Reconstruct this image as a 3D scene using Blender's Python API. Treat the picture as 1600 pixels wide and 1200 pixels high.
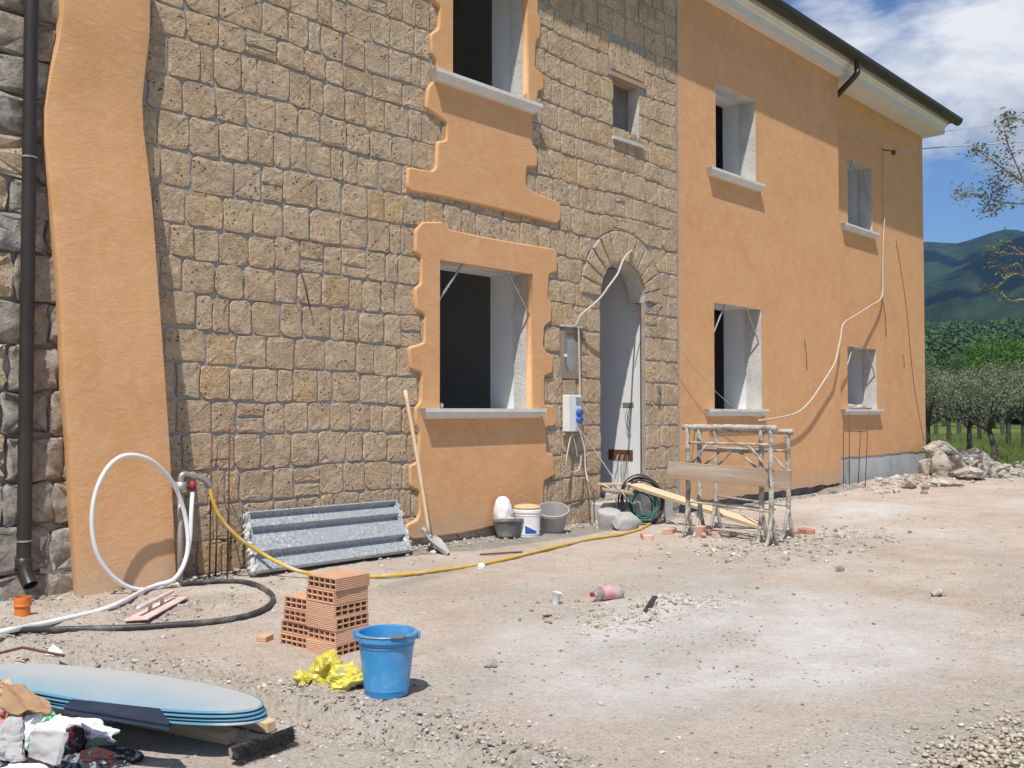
import bpy, bmesh, math, random
import numpy as np
from mathutils import Vector, Matrix, noise
from mathutils.geometry import tessellate_polygon

for o in list(bpy.data.objects):
    bpy.data.objects.remove(o)
SC = bpy.context.scene
COL = SC.collection
R_ = math.radians

# ------------------------------------------------------------------ camera
FPX, DW, EYE = 1500.0, 7.0, 1.3                 # focal length in photo pixels, distance to the facade, eye height
TH = math.atan2(1400, FPX)
PITCH = math.atan2(41, FPX)
cam = bpy.data.cameras.new("camera")
cam.sensor_width = 36.0
cam.lens = FPX / 1600 * 36
cam.clip_start = 0.05
cam.clip_end = 20000
camo = bpy.data.objects.new("camera", cam)
COL.objects.link(camo)
camo.location = (0, -DW, EYE)
camo.rotation_euler = (math.pi / 2 + PITCH, 0, -(math.pi / 2 - TH))
SC.camera = camo

# ------------------------------------------------------------------ sky, sun, exposure
SUN = Vector((1.7, 1.0, -3.5)).normalized()     # direction the light travels
sun_el = math.asin(-SUN.z)
sun_az = math.atan2(-SUN.x, -SUN.y)             # from +y towards +x
W = bpy.data.worlds.new("World")
SC.world = W
W.use_nodes = True
wn, wl = W.node_tree.nodes, W.node_tree.links
wn.clear()
wo = wn.new("ShaderNodeOutputWorld")
bg = wn.new("ShaderNodeBackground")
sky = wn.new("ShaderNodeTexSky")
sky.sky_type = 'NISHITA'
sky.sun_disc = False
sky.sun_elevation = sun_el
sky.sun_rotation = sun_az
sky.altitude = 300
sky.air_density = 1.0
sky.dust_density = 0.6
sky.ozone_density = 4.0
tc = wn.new("ShaderNodeTexCoord")
sep = wn.new("ShaderNodeSeparateXYZ")
wl.new(tc.outputs["Generated"], sep.inputs[0])
def wmath(op, a, b=None, c=None):
    n = wn.new("ShaderNodeMath")
    n.operation = op
    for i, v in enumerate((a, b, c)):
        if v is None:
            continue
        if isinstance(v, (int, float)):
            n.inputs[i].default_value = v
        else:
            wl.new(v, n.inputs[i])
    return n.outputs[0]
zz = wmath('ADD', wmath('MAXIMUM', sep.outputs[2], 0.0), 0.22)
comb = wn.new("ShaderNodeCombineXYZ")
wl.new(wmath('DIVIDE', sep.outputs[0], zz), comb.inputs[0])
wl.new(wmath('DIVIDE', sep.outputs[1], zz), comb.inputs[1])
comb.inputs[2].default_value = 3.1
CLOUD_OFF = (15.5, -6.1, 0.0)
mp = wn.new("ShaderNodeMapping")
mp.inputs["Location"].default_value = CLOUD_OFF
wl.new(comb.outputs[0], mp.inputs[0])
def wnoise(scale, detail, rough, dist=0.0):
    n = wn.new("ShaderNodeTexNoise")
    n.inputs["Scale"].default_value = scale
    n.inputs["Detail"].default_value = detail
    n.inputs["Roughness"].default_value = rough
    n.inputs["Distortion"].default_value = dist
    wl.new(mp.outputs[0], n.inputs["Vector"])
    return n.outputs[0]
def wramp(v, stops):
    r = wn.new("ShaderNodeValToRGB")
    els = r.color_ramp.elements
    els[0].position, els[0].color = stops[0][0], stops[0][1]
    els[1].position, els[1].color = stops[-1][0], stops[-1][1]
    for p, c in stops[1:-1]:
        e = els.new(p)
        e.color = c
    wl.new(v, r.inputs[0])
    return r.outputs[0]
n1 = wnoise(0.9, 9, 0.58, 0.35)
cover = wramp(n1, [(0.47, (0, 0, 0, 1)), (0.535, (1, 1, 1, 1))])
n2 = wnoise(1.7, 7, 0.6, 0.2)
shade = wramp(n2, [(0.36, (3.0, 3.6, 4.8, 1)), (0.50, (5.2, 5.8, 6.9, 1)), (0.64, (9.6, 9.8, 10.2, 1))])
mx = wn.new("ShaderNodeMix")
mx.data_type = 'RGBA'
wl.new(cover, mx.inputs[0])
tint = wn.new("ShaderNodeMix")
tint.data_type = 'RGBA'
tint.blend_type = 'MULTIPLY'
tint.inputs[0].default_value = 1.0
wl.new(sky.outputs[0], tint.inputs[6])
tint.inputs[7].default_value = (0.92, 1.10, 1.30, 1)
wl.new(tint.outputs[2], mx.inputs[6])
wl.new(shade, mx.inputs[7])
wl.new(mx.outputs[2], bg.inputs[0])
bg.inputs[1].default_value = 0.092
wl.new(bg.outputs[0], wo.inputs[0])

sl = bpy.data.lights.new("sun", 'SUN')
sl.energy = 5.0
sl.angle = R_(0.53)
sl.color = (1.0, 0.955, 0.88)
so = bpy.data.objects.new("sun", sl)
COL.objects.link(so)
so.rotation_euler = SUN.to_track_quat('-Z', 'Y').to_euler()
so.location = (-20, -12, 40)

SC.view_settings.view_transform = 'Standard'
SC.view_settings.look = 'None'
SC.view_settings.gamma = 1
SC.view_settings.use_curve_mapping = False
SC.view_settings.exposure = 0.04
SC.render.engine = 'CYCLES'
SC.cycles.max_bounces = 8
SC.cycles.diffuse_bounces = 4

# ------------------------------------------------------------------ pixels to places
_F0 = np.array([math.cos(TH), math.sin(TH), 0.])
_RT = np.array([math.sin(TH), -math.cos(TH), 0.])
_ZU = np.array([0, 0, 1.])
_FW = _F0 * math.cos(PITCH) + _ZU * math.sin(PITCH)
_UP = -_F0 * math.sin(PITCH) + _ZU * math.cos(PITCH)
CAM = np.array([0, -DW, EYE])
def ray(x, y):
    return _FW + _RT * (x - 800) / FPX + _UP * (600 - y) / FPX
def wl_(x, y, yy=0.0):                           # the point of the facade plane y = yy seen at a pixel
    d = ray(x, y)
    return Vector(CAM + d * ((yy - CAM[1]) / d[1]))
def gd(x, y, z=0.0):                             # the point of the level z seen at a pixel
    d = ray(x, y)
    return Vector(CAM + d * ((z - CAM[2]) / d[2]))
def dp(x, y, depth):                             # a point at a given distance ahead
    return Vector(CAM + ray(x, y) * depth)
def pj(p):
    v = np.array(p) - CAM
    w = v.dot(_FW)
    return 800 + FPX * v.dot(_RT) / w, 600 - FPX * v.dot(_UP) / w, w

# ------------------------------------------------------------------ noise with numpy
_rs = np.random.RandomState(5)
_tab = _rs.rand(512, 512)
def vnoise(x, y):
    xi = np.floor(x).astype(int)
    yi = np.floor(y).astype(int)
    fx = x - xi
    fy = y - yi
    fx = fx * fx * (3 - 2 * fx)
    fy = fy * fy * (3 - 2 * fy)
    g = lambda a, b: _tab[a % 512, b % 512]
    return (g(xi, yi) * (1 - fx) + g(xi + 1, yi) * fx) * (1 - fy) + (g(xi, yi + 1) * (1 - fx) + g(xi + 1, yi + 1) * fx) * fy
def fbm(x, y, oct=4, gain=0.5):
    x = np.asarray(x, float)
    y = np.asarray(y, float)
    s = np.zeros(np.broadcast(x, y).shape)
    a = 1.0
    t = 0
    for k in range(oct):
        s = s + a * vnoise(x + 17.3 * k, y + 9.1 * k)
        t += a
        a *= gain
        x = x * 2.03
        y = y * 2.03
    return s / t

# ------------------------------------------------------------------ materials
MATS = {}
DUSTSIGN = 0.9                                   # the dust lies on the far half of the oval tops
class NT:
    def __init__(s, name):
        s.m = bpy.data.materials.new(name)
        s.m.use_nodes = True
        s.n = s.m.node_tree.nodes
        s.l = s.m.node_tree.links
        s.n.clear()
        s.out = s.n.new("ShaderNodeOutputMaterial")
        s.b = s.n.new("ShaderNodeBsdfPrincipled")
        s.l.new(s.b.outputs[0], s.out.inputs[0])
        s.tc = s.n.new("ShaderNodeTexCoord")
        s.oi = None
        MATS[name] = s.m
    def set(s, node, **kw):
        for k, v in kw.items():
            k = k.replace('_', ' ')
            i = node.inputs[k]
            if hasattr(v, 'is_linked') or isinstance(v, bpy.types.NodeSocket):
                s.l.new(v, i)
            else:
                i.default_value = v
        return node
    def info(s):
        if s.oi is None:
            s.oi = s.n.new("ShaderNodeObjectInfo")
        return s.oi
    def vec(s, scale=(1, 1, 1), rnd=0.0, src="Object", rot=(0, 0, 0)):
        v = s.tc.outputs[src]
        if rnd:
            a = s.n.new("ShaderNodeVectorMath")
            a.operation = 'ADD'
            s.l.new(v, a.inputs[0])
            m = s.math('MULTIPLY', s.info().outputs["Random"], rnd)
            c = s.n.new("ShaderNodeCombineXYZ")
            for i in range(3):
                s.l.new(m, c.inputs[i])
            s.l.new(c.outputs[0], a.inputs[1])
            v = a.outputs[0]
        mp = s.n.new("ShaderNodeMapping")
        mp.inputs["Scale"].default_value = scale
        mp.inputs["Rotation"].default_value = rot
        s.l.new(v, mp.inputs[0])
        return mp.outputs[0]
    def noise(s, vec, scale, detail=5, rough=0.55, dist=0.0):
        n = s.n.new("ShaderNodeTexNoise")
        s.set(n, Vector=vec, Scale=scale, Detail=detail, Roughness=rough, Distortion=dist)
        return n.outputs[0]
    def voro(s, vec, scale, feature='F1', rand=1.0):
        n = s.n.new("ShaderNodeTexVoronoi")
        n.feature = feature
        s.set(n, Vector=vec, Scale=scale, Randomness=rand)
        return n.outputs["Distance"]
    def wave(s, vec, scale, dist=3.0, dscale=2.0, direction='Z'):
        n = s.n.new("ShaderNodeTexWave")
        n.bands_direction = direction
        s.set(n, Vector=vec, Scale=scale, Distortion=dist, Detail=3.0, Detail_Scale=dscale)
        return n.outputs[1]
    def math(s, op, a, b=None, clamp=False):
        n = s.n.new("ShaderNodeMath")
        n.operation = op
        n.use_clamp = clamp
        for i, v in enumerate((a, b)):
            if v is None:
                continue
            if isinstance(v, (int, float)):
                n.inputs[i].default_value = v
            else:
                s.l.new(v, n.inputs[i])
        return n.outputs[0]
    def ramp(s, v, stops):
        r = s.n.new("ShaderNodeValToRGB")
        e = r.color_ramp.elements
        f = lambda c: (c, c, c, 1) if isinstance(c, (int, float)) else (c[0], c[1], c[2], 1)
        e[0].position, e[0].color = stops[0][0], f(stops[0][1])
        e[1].position, e[1].color = stops[-1][0], f(stops[-1][1])
        for p, c in stops[1:-1]:
            k = e.new(p)
            k.color = f(c)
        s.l.new(v, r.inputs[0])
        return r.outputs[0]
    def mix(s, fac, a, b, mode='MIX'):
        n = s.n.new("ShaderNodeMix")
        n.data_type = 'RGBA'
        n.blend_type = mode
        for i, v in ((0, fac), (6, a), (7, b)):
            if isinstance(v, (int, float)):
                n.inputs[i].default_value = v if i == 0 else (v, v, v, 1)
            elif isinstance(v, tuple):
                n.inputs[i].default_value = (v[0], v[1], v[2], 1)
            else:
                s.l.new(v, n.inputs[i])
        return n.outputs[2]
    def bump(s, h, strength=0.5, dist=0.01):
        n = s.n.new("ShaderNodeBump")
        s.set(n, Height=h, Strength=strength, Distance=dist)
        s.l.new(n.outputs[0], s.b.inputs["Normal"])
    def attr(s, name):
        n = s.n.new("ShaderNodeAttribute")
        n.attribute_name = name
        return n
    def fin(s, color, rough=0.8, metal=0.0, spec=0.3):
        s.set(s.b, Base_Color=color if not isinstance(color, tuple) else (*color[:3], 1), Roughness=rough, Metallic=metal)
        s.b.inputs["Specular IOR Level"].default_value = spec
        return s.m

def simple(name, c1, c2=None, scale=6.0, rough=0.8, bump=0.3, bscale=None, bdist=0.005, metal=0.0, spec=0.3, rnd=0.0, stretch=(1, 1, 1), dirt=None, dirtamt=0.4):
    """two-tone noise colour, noise bump, an optional dirt layer"""
    t = NT(name)
    if c2 is None:
        c2 = tuple(v * 0.8 for v in c1)
    v = t.vec(stretch, rnd=7.0)
    n = t.noise(v, scale, 6, 0.6)
    col = t.ramp(n, [(0.32, c2), (0.68, c1)])
    if dirt:
        d = t.noise(v, scale * 0.45, 8, 0.68)
        col = t.mix(t.ramp(d, [(0.62 - dirtamt * 0.4, 0), (0.78 - dirtamt * 0.3, 1)]), col, dirt)
    if rnd:
        hv = t.n.new("ShaderNodeHueSaturation")
        t.l.new(col, hv.inputs["Color"])
        val = t.math('ADD', t.math('MULTIPLY', t.info().outputs["Random"], 2 * rnd), 1 - rnd)
        t.l.new(val, hv.inputs["Value"])
        col = hv.outputs[0]
    if bump:
        t.bump(t.noise(v, bscale or scale * 6, 6, 0.65), bump, bdist)
    return t.fin(col, rough, metal, spec)

def build_materials():
    # volcanic tuff: tan, pitted, with chisel scratches
    t = NT("tuff")
    v = t.vec((1, 1, 1), rnd=23.0)
    big = t.noise(v, 3.0, 4, 0.6)
    fine = t.noise(v, 28.0, 7, 0.7)
    rn = t.math('FRACT', t.math('ADD', t.info().outputs["Random"], t.attr("tint").outputs["Fac"]))
    base = t.ramp(rn, [(0.0, (0.53, 0.39, 0.25)), (0.3, (0.58, 0.44, 0.295)), (0.6, (0.605, 0.455, 0.295)), (0.85, (0.57, 0.45, 0.32)), (0.94, (0.63, 0.45, 0.265)), (1.0, (0.64, 0.425, 0.22))])
    col = t.mix(t.ramp(big, [(0.38, 0), (0.66, 0.55)]), base, (0.66, 0.475, 0.30))
    col = t.mix(t.ramp(fine, [(0.36, 0.55), (0.56, 0)]), col, (0.25, 0.20, 0.15))
    col = t.mix(t.ramp(t.noise(v, 11.0, 5, 0.7), [(0.54, 0), (0.68, 0.55)]), col, (0.68, 0.60, 0.49))
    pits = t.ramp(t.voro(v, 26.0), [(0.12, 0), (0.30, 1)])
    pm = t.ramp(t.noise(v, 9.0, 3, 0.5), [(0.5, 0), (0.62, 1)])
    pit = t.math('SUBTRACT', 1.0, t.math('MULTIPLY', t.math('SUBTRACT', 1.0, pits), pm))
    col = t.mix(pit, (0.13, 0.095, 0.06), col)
    vs = t.vec((1, 1, 1), rnd=23.0, rot=(0, R_(9), 0))
    scr = t.wave(vs, 15.0, 14.0, 2.6)
    scrm = t.ramp(t.noise(v, 4.0, 2, 0.5), [(0.45, 0), (0.6, 1)])
    h = t.math('ADD', t.math('MULTIPLY', t.math('MULTIPLY', scr, scrm), 0.28), t.math('MULTIPLY', fine, 1.1))
    h = t.math('ADD', h, t.math('MULTIPLY', pit, 0.9))
    h = t.math('ADD', h, t.math('MULTIPLY', t.noise(v, 10.0, 3, 0.5), 0.9))
    t.bump(h, 1.0, 0.022)
    t.fin(col, 0.95, spec=0.1)
    # grey rough old stone
    t = NT("rubble_stone")
    v = t.vec((1, 1, 1), rnd=31.0)
    rn = t.info().outputs["Random"]
    base = t.ramp(rn, [(0.0, (0.48, 0.43, 0.36)), (0.4, (0.55, 0.52, 0.47)), (0.7, (0.45, 0.36, 0.275)), (1.0, (0.60, 0.58, 0.54))])
    col = t.mix(t.ramp(t.noise(v, 9.0, 7, 0.7), [(0.38, 0.75), (0.6, 0)]), base, (0.20, 0.175, 0.145))
    col = t.mix(t.ramp(t.noise(v, 5.0, 5, 0.7), [(0.6, 0), (0.72, 0.6)]), col, (0.62, 0.60, 0.56))
    t.bump(t.math('ADD', t.noise(v, 9.0, 8, 0.75), t.math('MULTIPLY', t.voro(v, 12.0), 0.5)), 1.0, 0.05)
    t.fin(col, 0.95, spec=0.1)
    # mortar between the stones
    t = NT("mortar")
    v = t.vec()
    col = t.ramp(t.noise(v, 5.0, 7, 0.65), [(0.3, (0.30, 0.285, 0.265)), (0.7, (0.42, 0.40, 0.375))])
    col = t.mix(t.ramp(t.noise(v, 1.3, 4, 0.6), [(0.5, 0), (0.72, 0.6)]), col, (0.40, 0.35, 0.27))
    t.bump(t.noise(v, 38.0, 6, 0.7), 0.8, 0.012)
    t.fin(col, 0.95, spec=0.1)
    # painted orange render
    t = NT("plaster")
    v = t.vec()
    col = t.ramp(t.noise(v, 0.9, 5, 0.6, 0.6), [(0.32, (0.63, 0.335, 0.155)), (0.68, (0.69, 0.39, 0.19))])
    col = t.mix(t.ramp(t.noise(v, 3.2, 5, 0.65, 1.2), [(0.42, 0), (0.72, 0.6)]), col, (0.725, 0.45, 0.25))
    vs = t.vec((1.6, 1.6, 0.22))
    col = t.mix(t.ramp(t.noise(vs, 2.6, 5, 0.6), [(0.54, 0), (0.74, 0.22)]), col, (0.60, 0.32, 0.14))
    col = t.mix(t.ramp(t.noise(v, 21.0, 5, 0.7), [(0.46, 0.16), (0.6, 0)]), col, (0.58, 0.32, 0.15))
    sz = t.n.new("ShaderNodeSeparateXYZ")                # mud splashed up from the yard
    t.l.new(t.tc.outputs["Object"], sz.inputs[0])
    lowz = t.math('SUBTRACT', 0.62, t.math('ADD', t.math('MULTIPLY', sz.outputs[2], 0.85), t.math('MULTIPLY', t.noise(v, 7.0, 6, 0.7), 0.55)), clamp=True)
    col = t.mix(t.math('MULTIPLY', lowz, 1.7, clamp=True), col, (0.50, 0.41, 0.31))
    vt = t.vec((1, 1, 2.2), rot=(0, R_(28), 0))
    trow = t.noise(vt, 7.0, 5, 0.6, 1.5)
    col = t.mix(t.ramp(trow, [(0.52, 0), (0.66, 0.22)]), col, (0.80, 0.53, 0.31))
    t.bump(t.math('ADD', t.noise(v, 70.0, 4, 0.7), t.math('ADD', t.math('MULTIPLY', t.noise(v, 5.0, 4, 0.6), 1.5), t.math('MULTIPLY', trow, 1.2))), 0.38, 0.007)
    t.fin(col, 0.92, spec=0.12)
    simple("white_plaster", (0.80, 0.80, 0.80), (0.74, 0.74, 0.745), 1.5, 0.9, 0.12, 30, 0.003)
    simple("reveal_render", (0.66, 0.64, 0.60), (0.47, 0.455, 0.43), 4.0, 0.95, 0.9, 26, 0.014)
    simple("room_cement", (0.62, 0.62, 0.61), (0.55, 0.55, 0.54), 1.2, 0.95, 0.3, 20)
    simple("sill_stone", (0.72, 0.71, 0.685), (0.62, 0.61, 0.59), 9.0, 0.6, 0.15, 60, 0.002)
    simple("cornice_paint", (0.74, 0.72, 0.68), (0.68, 0.66, 0.62), 2.0, 0.85, 0.15, 30, 0.003)
    simple("dark_copper", (0.062, 0.050, 0.044), (0.040, 0.034, 0.031), 3.0, 0.42, 0.05, 30, 0.001, metal=0.35, spec=0.5)
    simple("roof_tile", (0.16, 0.10, 0.07), (0.085, 0.07, 0.055), 4.0, 0.9, 0.4, rnd=0.2)
    simple("cement_render", (0.58, 0.575, 0.56), (0.47, 0.465, 0.45), 2.5, 0.95, 0.5, 30, 0.006, dirt=(0.33, 0.29, 0.23), dirtamt=0.25)
    simple("foundation", (0.26, 0.235, 0.205), (0.15, 0.135, 0.12), 5.0, 0.95, 1.0, 14, 0.03)
    simple("window_wood", (0.33, 0.27, 0.205), (0.24, 0.195, 0.15), 9.0, 0.7, 0.35, 60, 0.002, stretch=(1, 1, 0.2))
    simple("grimy_glass", (0.22, 0.24, 0.235), (0.36, 0.38, 0.375), 7.0, 0.5, 0.0, spec=0.5)
    simple("lumber", (0.66, 0.50, 0.335), (0.56, 0.41, 0.265), 3.0, 0.8, 0.3, 40, 0.003, stretch=(0.25, 3, 3), rnd=0.1)
    simple("weathered_plank", (0.42, 0.31, 0.215), (0.32, 0.235, 0.16), 4.0, 0.9, 0.5, 30, 0.004, stretch=(0.2, 2.5, 2.5), dirt=(0.52, 0.48, 0.42), dirtamt=0.3)
    simple("mortar_caked_steel", (0.62, 0.585, 0.525), (0.46, 0.43, 0.385), 16.0, 0.95, 1.0, 40, 0.02, dirt=(0.20, 0.155, 0.12), dirtamt=0.42)
    simple("rusty_steel", (0.21, 0.095, 0.05), (0.12, 0.06, 0.04), 14.0, 0.9, 0.5, 60, 0.003, metal=0.2)
    t = NT("galvanised")
    v = t.vec()
    spk = t.ramp(t.noise(v, 42.0, 6, 0.75), [(0.42, (0.29, 0.315, 0.335)), (0.52, (0.44, 0.46, 0.475)), (0.62, (0.66, 0.665, 0.655))])
    col = t.mix(t.ramp(t.noise(v, 2.0, 6, 0.65), [(0.42, 0), (0.66, 0.65)]), spk, (0.40, 0.425, 0.445))
    t.bump(t.noise(v, 50, 5, 0.7), 0.4, 0.004)
    t.fin(col, 0.55, 0.25, 0.4)
    simple("lime_splash", (0.78, 0.77, 0.75), (0.62, 0.61, 0.58), 12.0, 0.95, 1.0, 40, 0.02)
    simple("white_pipe", (0.80, 0.80, 0.785), (0.72, 0.715, 0.70), 9.0, 0.4, 0.05, 60, 0.001, spec=0.5, dirt=(0.6, 0.55, 0.48), dirtamt=0.15)
    simple("yellow_hose", (0.66, 0.41, 0.055), (0.56, 0.34, 0.045), 12.0, 0.45, 0.05, 60, 0.001, spec=0.5, dirt=(0.55, 0.47, 0.33), dirtamt=0.3)
    simple("black_hose", (0.055, 0.057, 0.064), (0.035, 0.036, 0.04), 8.0, 0.5, 0.05, 60, 0.001, spec=0.4, dirt=(0.24, 0.225, 0.2), dirtamt=0.3)
    simple("green_cable", (0.03, 0.20, 0.145), (0.02, 0.14, 0.10), 8.0, 0.5, 0.0)
    simple("cream_cable", (0.55, 0.505, 0.43), (0.45, 0.41, 0.345), 20.0, 0.6, 0.1, 60, 0.001)
    simple("thin_wire", (0.50, 0.49, 0.47), (0.40, 0.39, 0.375), 20.0, 0.5, 0.0)
    simple("galvanised_fitting", (0.50, 0.47, 0.42), (0.36, 0.33, 0.29), 30.0, 0.45, 0.3, 60, 0.002, metal=0.6, spec=0.5)
    simple("red_paint", (0.36, 0.05, 0.055), (0.28, 0.04, 0.045), 12.0, 0.5, 0.0)
    simple("blue_plastic", (0.055, 0.30, 0.60), (0.042, 0.26, 0.54), 3.0, 0.38, 0.12, 40, 0.002, spec=0.5, dirt=(0.33, 0.44, 0.52), dirtamt=0.22)
    simple("blue_socket", (0.03, 0.12, 0.50), (0.025, 0.10, 0.42), 9.0, 0.4, 0.0, spec=0.5)
    simple("white_plastic", (0.80, 0.80, 0.79), (0.73, 0.73, 0.72), 5.0, 0.45, 0.08, 40, 0.002, spec=0.5, dirt=(0.62, 0.60, 0.56), dirtamt=0.25)
    simple("black_rubber", (0.15, 0.15, 0.145), (0.095, 0.095, 0.093), 7.0, 0.75, 0.3, 30, 0.004, dirt=(0.33, 0.32, 0.30), dirtamt=0.42)
    simple("cement_film", (0.47, 0.46, 0.44), (0.37, 0.36, 0.345), 7.0, 0.9, 0.4, 30, 0.005)
    simple("sponge", (0.70, 0.47, 0.27), (0.60, 0.39, 0.22), 14.0, 0.95, 0.6, 60, 0.006)
    simple("white_cloth", (0.82, 0.82, 0.84), (0.74, 0.74, 0.77), 5.0, 0.85, 0.3, 24, 0.006)
    simple("orange_pvc", (0.72, 0.21, 0.045), (0.62, 0.17, 0.035), 8.0, 0.5, 0.05, spec=0.45, dirt=(0.5, 0.36, 0.24), dirtamt=0.2)
    simple("pink_plastic", (0.74, 0.47, 0.44), (0.62, 0.41, 0.38), 9.0, 0.7, 0.3, 40, 0.003, dirt=(0.66, 0.62, 0.56), dirtamt=0.5)
    t = NT("hollow_clay")
    v = t.vec((1, 1, 1), rnd=5.0)
    col = t.ramp(t.noise(v, 9.0, 5, 0.6), [(0.3, (0.56, 0.315, 0.195)), (0.7, (0.66, 0.405, 0.265))])
    hv = t.n.new("ShaderNodeHueSaturation")
    t.l.new(col, hv.inputs["Color"])
    t.l.new(t.math('ADD', t.math('MULTIPLY', t.info().outputs["Random"], 0.22), 0.88), hv.inputs["Value"])
    col = t.mix(t.ramp(t.noise(v, 6.0, 7, 0.7), [(0.62, 0), (0.7, 0.7)]), hv.outputs[0], (0.55, 0.52, 0.48))
    n = t.n.new("ShaderNodeTexWave")
    n.bands_direction = 'Z'
    t.set(n, Vector=v, Scale=32.0, Distortion=0.0)
    t.bump(t.math('ADD', n.outputs[1], t.noise(v, 60, 4, 0.6)), 0.5, 0.004)
    t.fin(col, 0.95, spec=0.1)
    simple("red_brick", (0.56, 0.285, 0.205), (0.46, 0.225, 0.16), 9.0, 0.95, 0.6, 40, 0.006, rnd=0.15, dirt=(0.58, 0.50, 0.43), dirtamt=0.35)
    t = NT("oval_blue")
    v = t.vec()
    n = t.noise(v, 2.2, 7, 0.62, 0.4)
    sp = t.n.new("ShaderNodeSeparateXYZ")
    t.l.new(t.tc.outputs["Object"], sp.inputs[0])
    m = t.math('ADD', t.math('MULTIPLY', sp.outputs[1], DUSTSIGN), t.math('MULTIPLY', t.math('SUBTRACT', n, 0.5), 0.4))
    dust = t.ramp(t.math('ADD', m, 0.5), [(0.30, 0.08), (0.42, 0.4), (0.52, 0.8), (0.64, 0.95)])
    d2 = t.ramp(t.noise(v, 9.0, 7, 0.7), [(0.4, 0.0), (0.7, 0.5)])
    col = t.mix(dust, (0.19, 0.335, 0.43), (0.44, 0.435, 0.425))
    col = t.mix(t.math('MULTIPLY', d2, 0.7), col, (0.36, 0.42, 0.46))
    t.bump(t.noise(v, 30, 5, 0.6), 0.12, 0.003)
    t.fin(col, 0.6, spec=0.3)
    simple("oval_edge", (0.11, 0.27, 0.38), (0.085, 0.22, 0.325), 6.0, 0.5, 0.1, 30, 0.002, spec=0.4, dirt=(0.42, 0.46, 0.48), dirtamt=0.3)
    simple("navy_tray", (0.035, 0.045, 0.075), (0.022, 0.028, 0.048), 6.0, 0.8, 0.1, 30, 0.002, spec=0.1)
    simple("brush_bristle", (0.10, 0.098, 0.094), (0.055, 0.054, 0.052), 30.0, 0.95, 1.0, 70, 0.02)
    simple("cardboard", (0.42, 0.27, 0.155), (0.33, 0.205, 0.115), 6.0, 0.9, 0.3, 30, 0.004)
    simple("yellow_film", (0.62, 0.54, 0.10), (0.52, 0.44, 0.06), 6.0, 0.35, 0.3, 14, 0.012, spec=0.5)
    t = NT("yellow_sack")
    v = t.vec()
    col = t.ramp(t.noise(v, 9.0, 3, 0.5), [(0.50, (0.62, 0.54, 0.09)), (0.57, (0.62, 0.56, 0.26)), (0.62, (0.10, 0.09, 0.16)), (0.66, (0.07, 0.07, 0.12))])
    t.bump(t.noise(v, 16, 5, 0.6), 0.6, 0.012)
    t.fin(col, 0.35, spec=0.5)
    t = NT("printed_sack")
    v = t.vec()
    g = t.ramp(t.noise(v, 5.5, 2, 0.4), [(0.57, (0.86, 0.86, 0.88)), (0.59, (0.09, 0.45, 0.16)), (0.70, (0.07, 0.38, 0.13))])
    t.bump(t.noise(v, 9, 5, 0.6), 0.6, 0.015)
    t.fin(g, 0.4, spec=0.5)
    simple("grey_paper", (0.44, 0.43, 0.43), (0.37, 0.36, 0.36), 4.0, 0.9, 0.4, 14, 0.008)
    t = NT("plaid_cloth")
    v = t.vec((1, 1, 1))
    b = t.ramp(t.noise(v, 13.0, 5, 0.7, 1.0), [(0.34, (0.085, 0.018, 0.02)), (0.43, (0.11, 0.03, 0.028)), (0.47, (0.025, 0.03, 0.04)), (0.56, (0.05, 0.055, 0.07)), (0.62, (0.36, 0.36, 0.37)), (0.68, (0.12, 0.13, 0.11))])
    t.bump(t.noise(v, 20, 5, 0.6), 0.8, 0.015)
    t.fin(b, 0.95, spec=0.1)
    simple("olive_cloth", (0.24, 0.25, 0.19), (0.17, 0.18, 0.135), 8.0, 0.95, 0.6, 30, 0.008)
    simple("green_film", (0.06, 0.36, 0.12), (0.75, 0.78, 0.80), 7.0, 0.35, 0.3, 14, 0.01, spec=0.5)
    simple("red_film", (0.60, 0.06, 0.07), (0.76, 0.55, 0.53), 7.0, 0.4, 0.3, 14, 0.01, spec=0.5)
    t = NT("clear_plastic")
    t.fin((0.85, 0.78, 0.78), 0.12, spec=0.5)
    t.b.inputs["Transmission Weight"].default_value = 0.75
    t.b.inputs["IOR"].default_value = 1.25
    simple("bare_concrete", (0.47, 0.46, 0.445), (0.37, 0.36, 0.345), 7.0, 0.95, 0.8, 30, 0.01, rnd=0.1)
    simple("rubble_rock", (0.54, 0.50, 0.445), (0.40, 0.365, 0.32), 5.0, 0.95, 1.0, 18, 0.03, rnd=0.15, dirt=(0.33, 0.24, 0.17), dirtamt=0.35)
    simple("gravel", (0.50, 0.455, 0.395), (0.36, 0.32, 0.27), 30.0, 0.95, 0.4, 60, 0.004)
    t = NT("pebble")
    at = t.attr("tint")
    v = t.vec()
    col = t.mix(t.ramp(t.noise(v, 40, 4, 0.6), [(0.3, 0.25), (0.7, 0)]), at.outputs["Color"], (0.2, 0.17, 0.14))
    t.bump(t.noise(v, 70, 4, 0.6), 0.4, 0.004)
    t.fin(col, 0.93, spec=0.12)
    # the yard
    t = NT("yard_dirt")
    v = t.vec()
    at = t.attr("mask")
    sp = t.n.new("ShaderNodeSeparateColor")
    t.l.new(at.outputs["Color"], sp.inputs[0])
    col = t.ramp(t.noise(v, 0.7, 8, 0.62, 0.5), [(0.30, (0.46, 0.36, 0.29)), (0.46, (0.545, 0.45, 0.38)), (0.6, (0.585, 0.505, 0.445)), (0.72, (0.60, 0.54, 0.495))])
    col = t.mix(t.ramp(t.noise(v, 3.0, 8, 0.7), [(0.36, 0.5), (0.56, 0)]), col, (0.40, 0.325, 0.25))
    col = t.mix(t.ramp(t.noise(t.vec((0.5, 1.6, 1)), 2.4, 8, 0.7), [(0.5, 0), (0.72, 0.6)]), col, (0.58, 0.535, 0.47))
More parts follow.
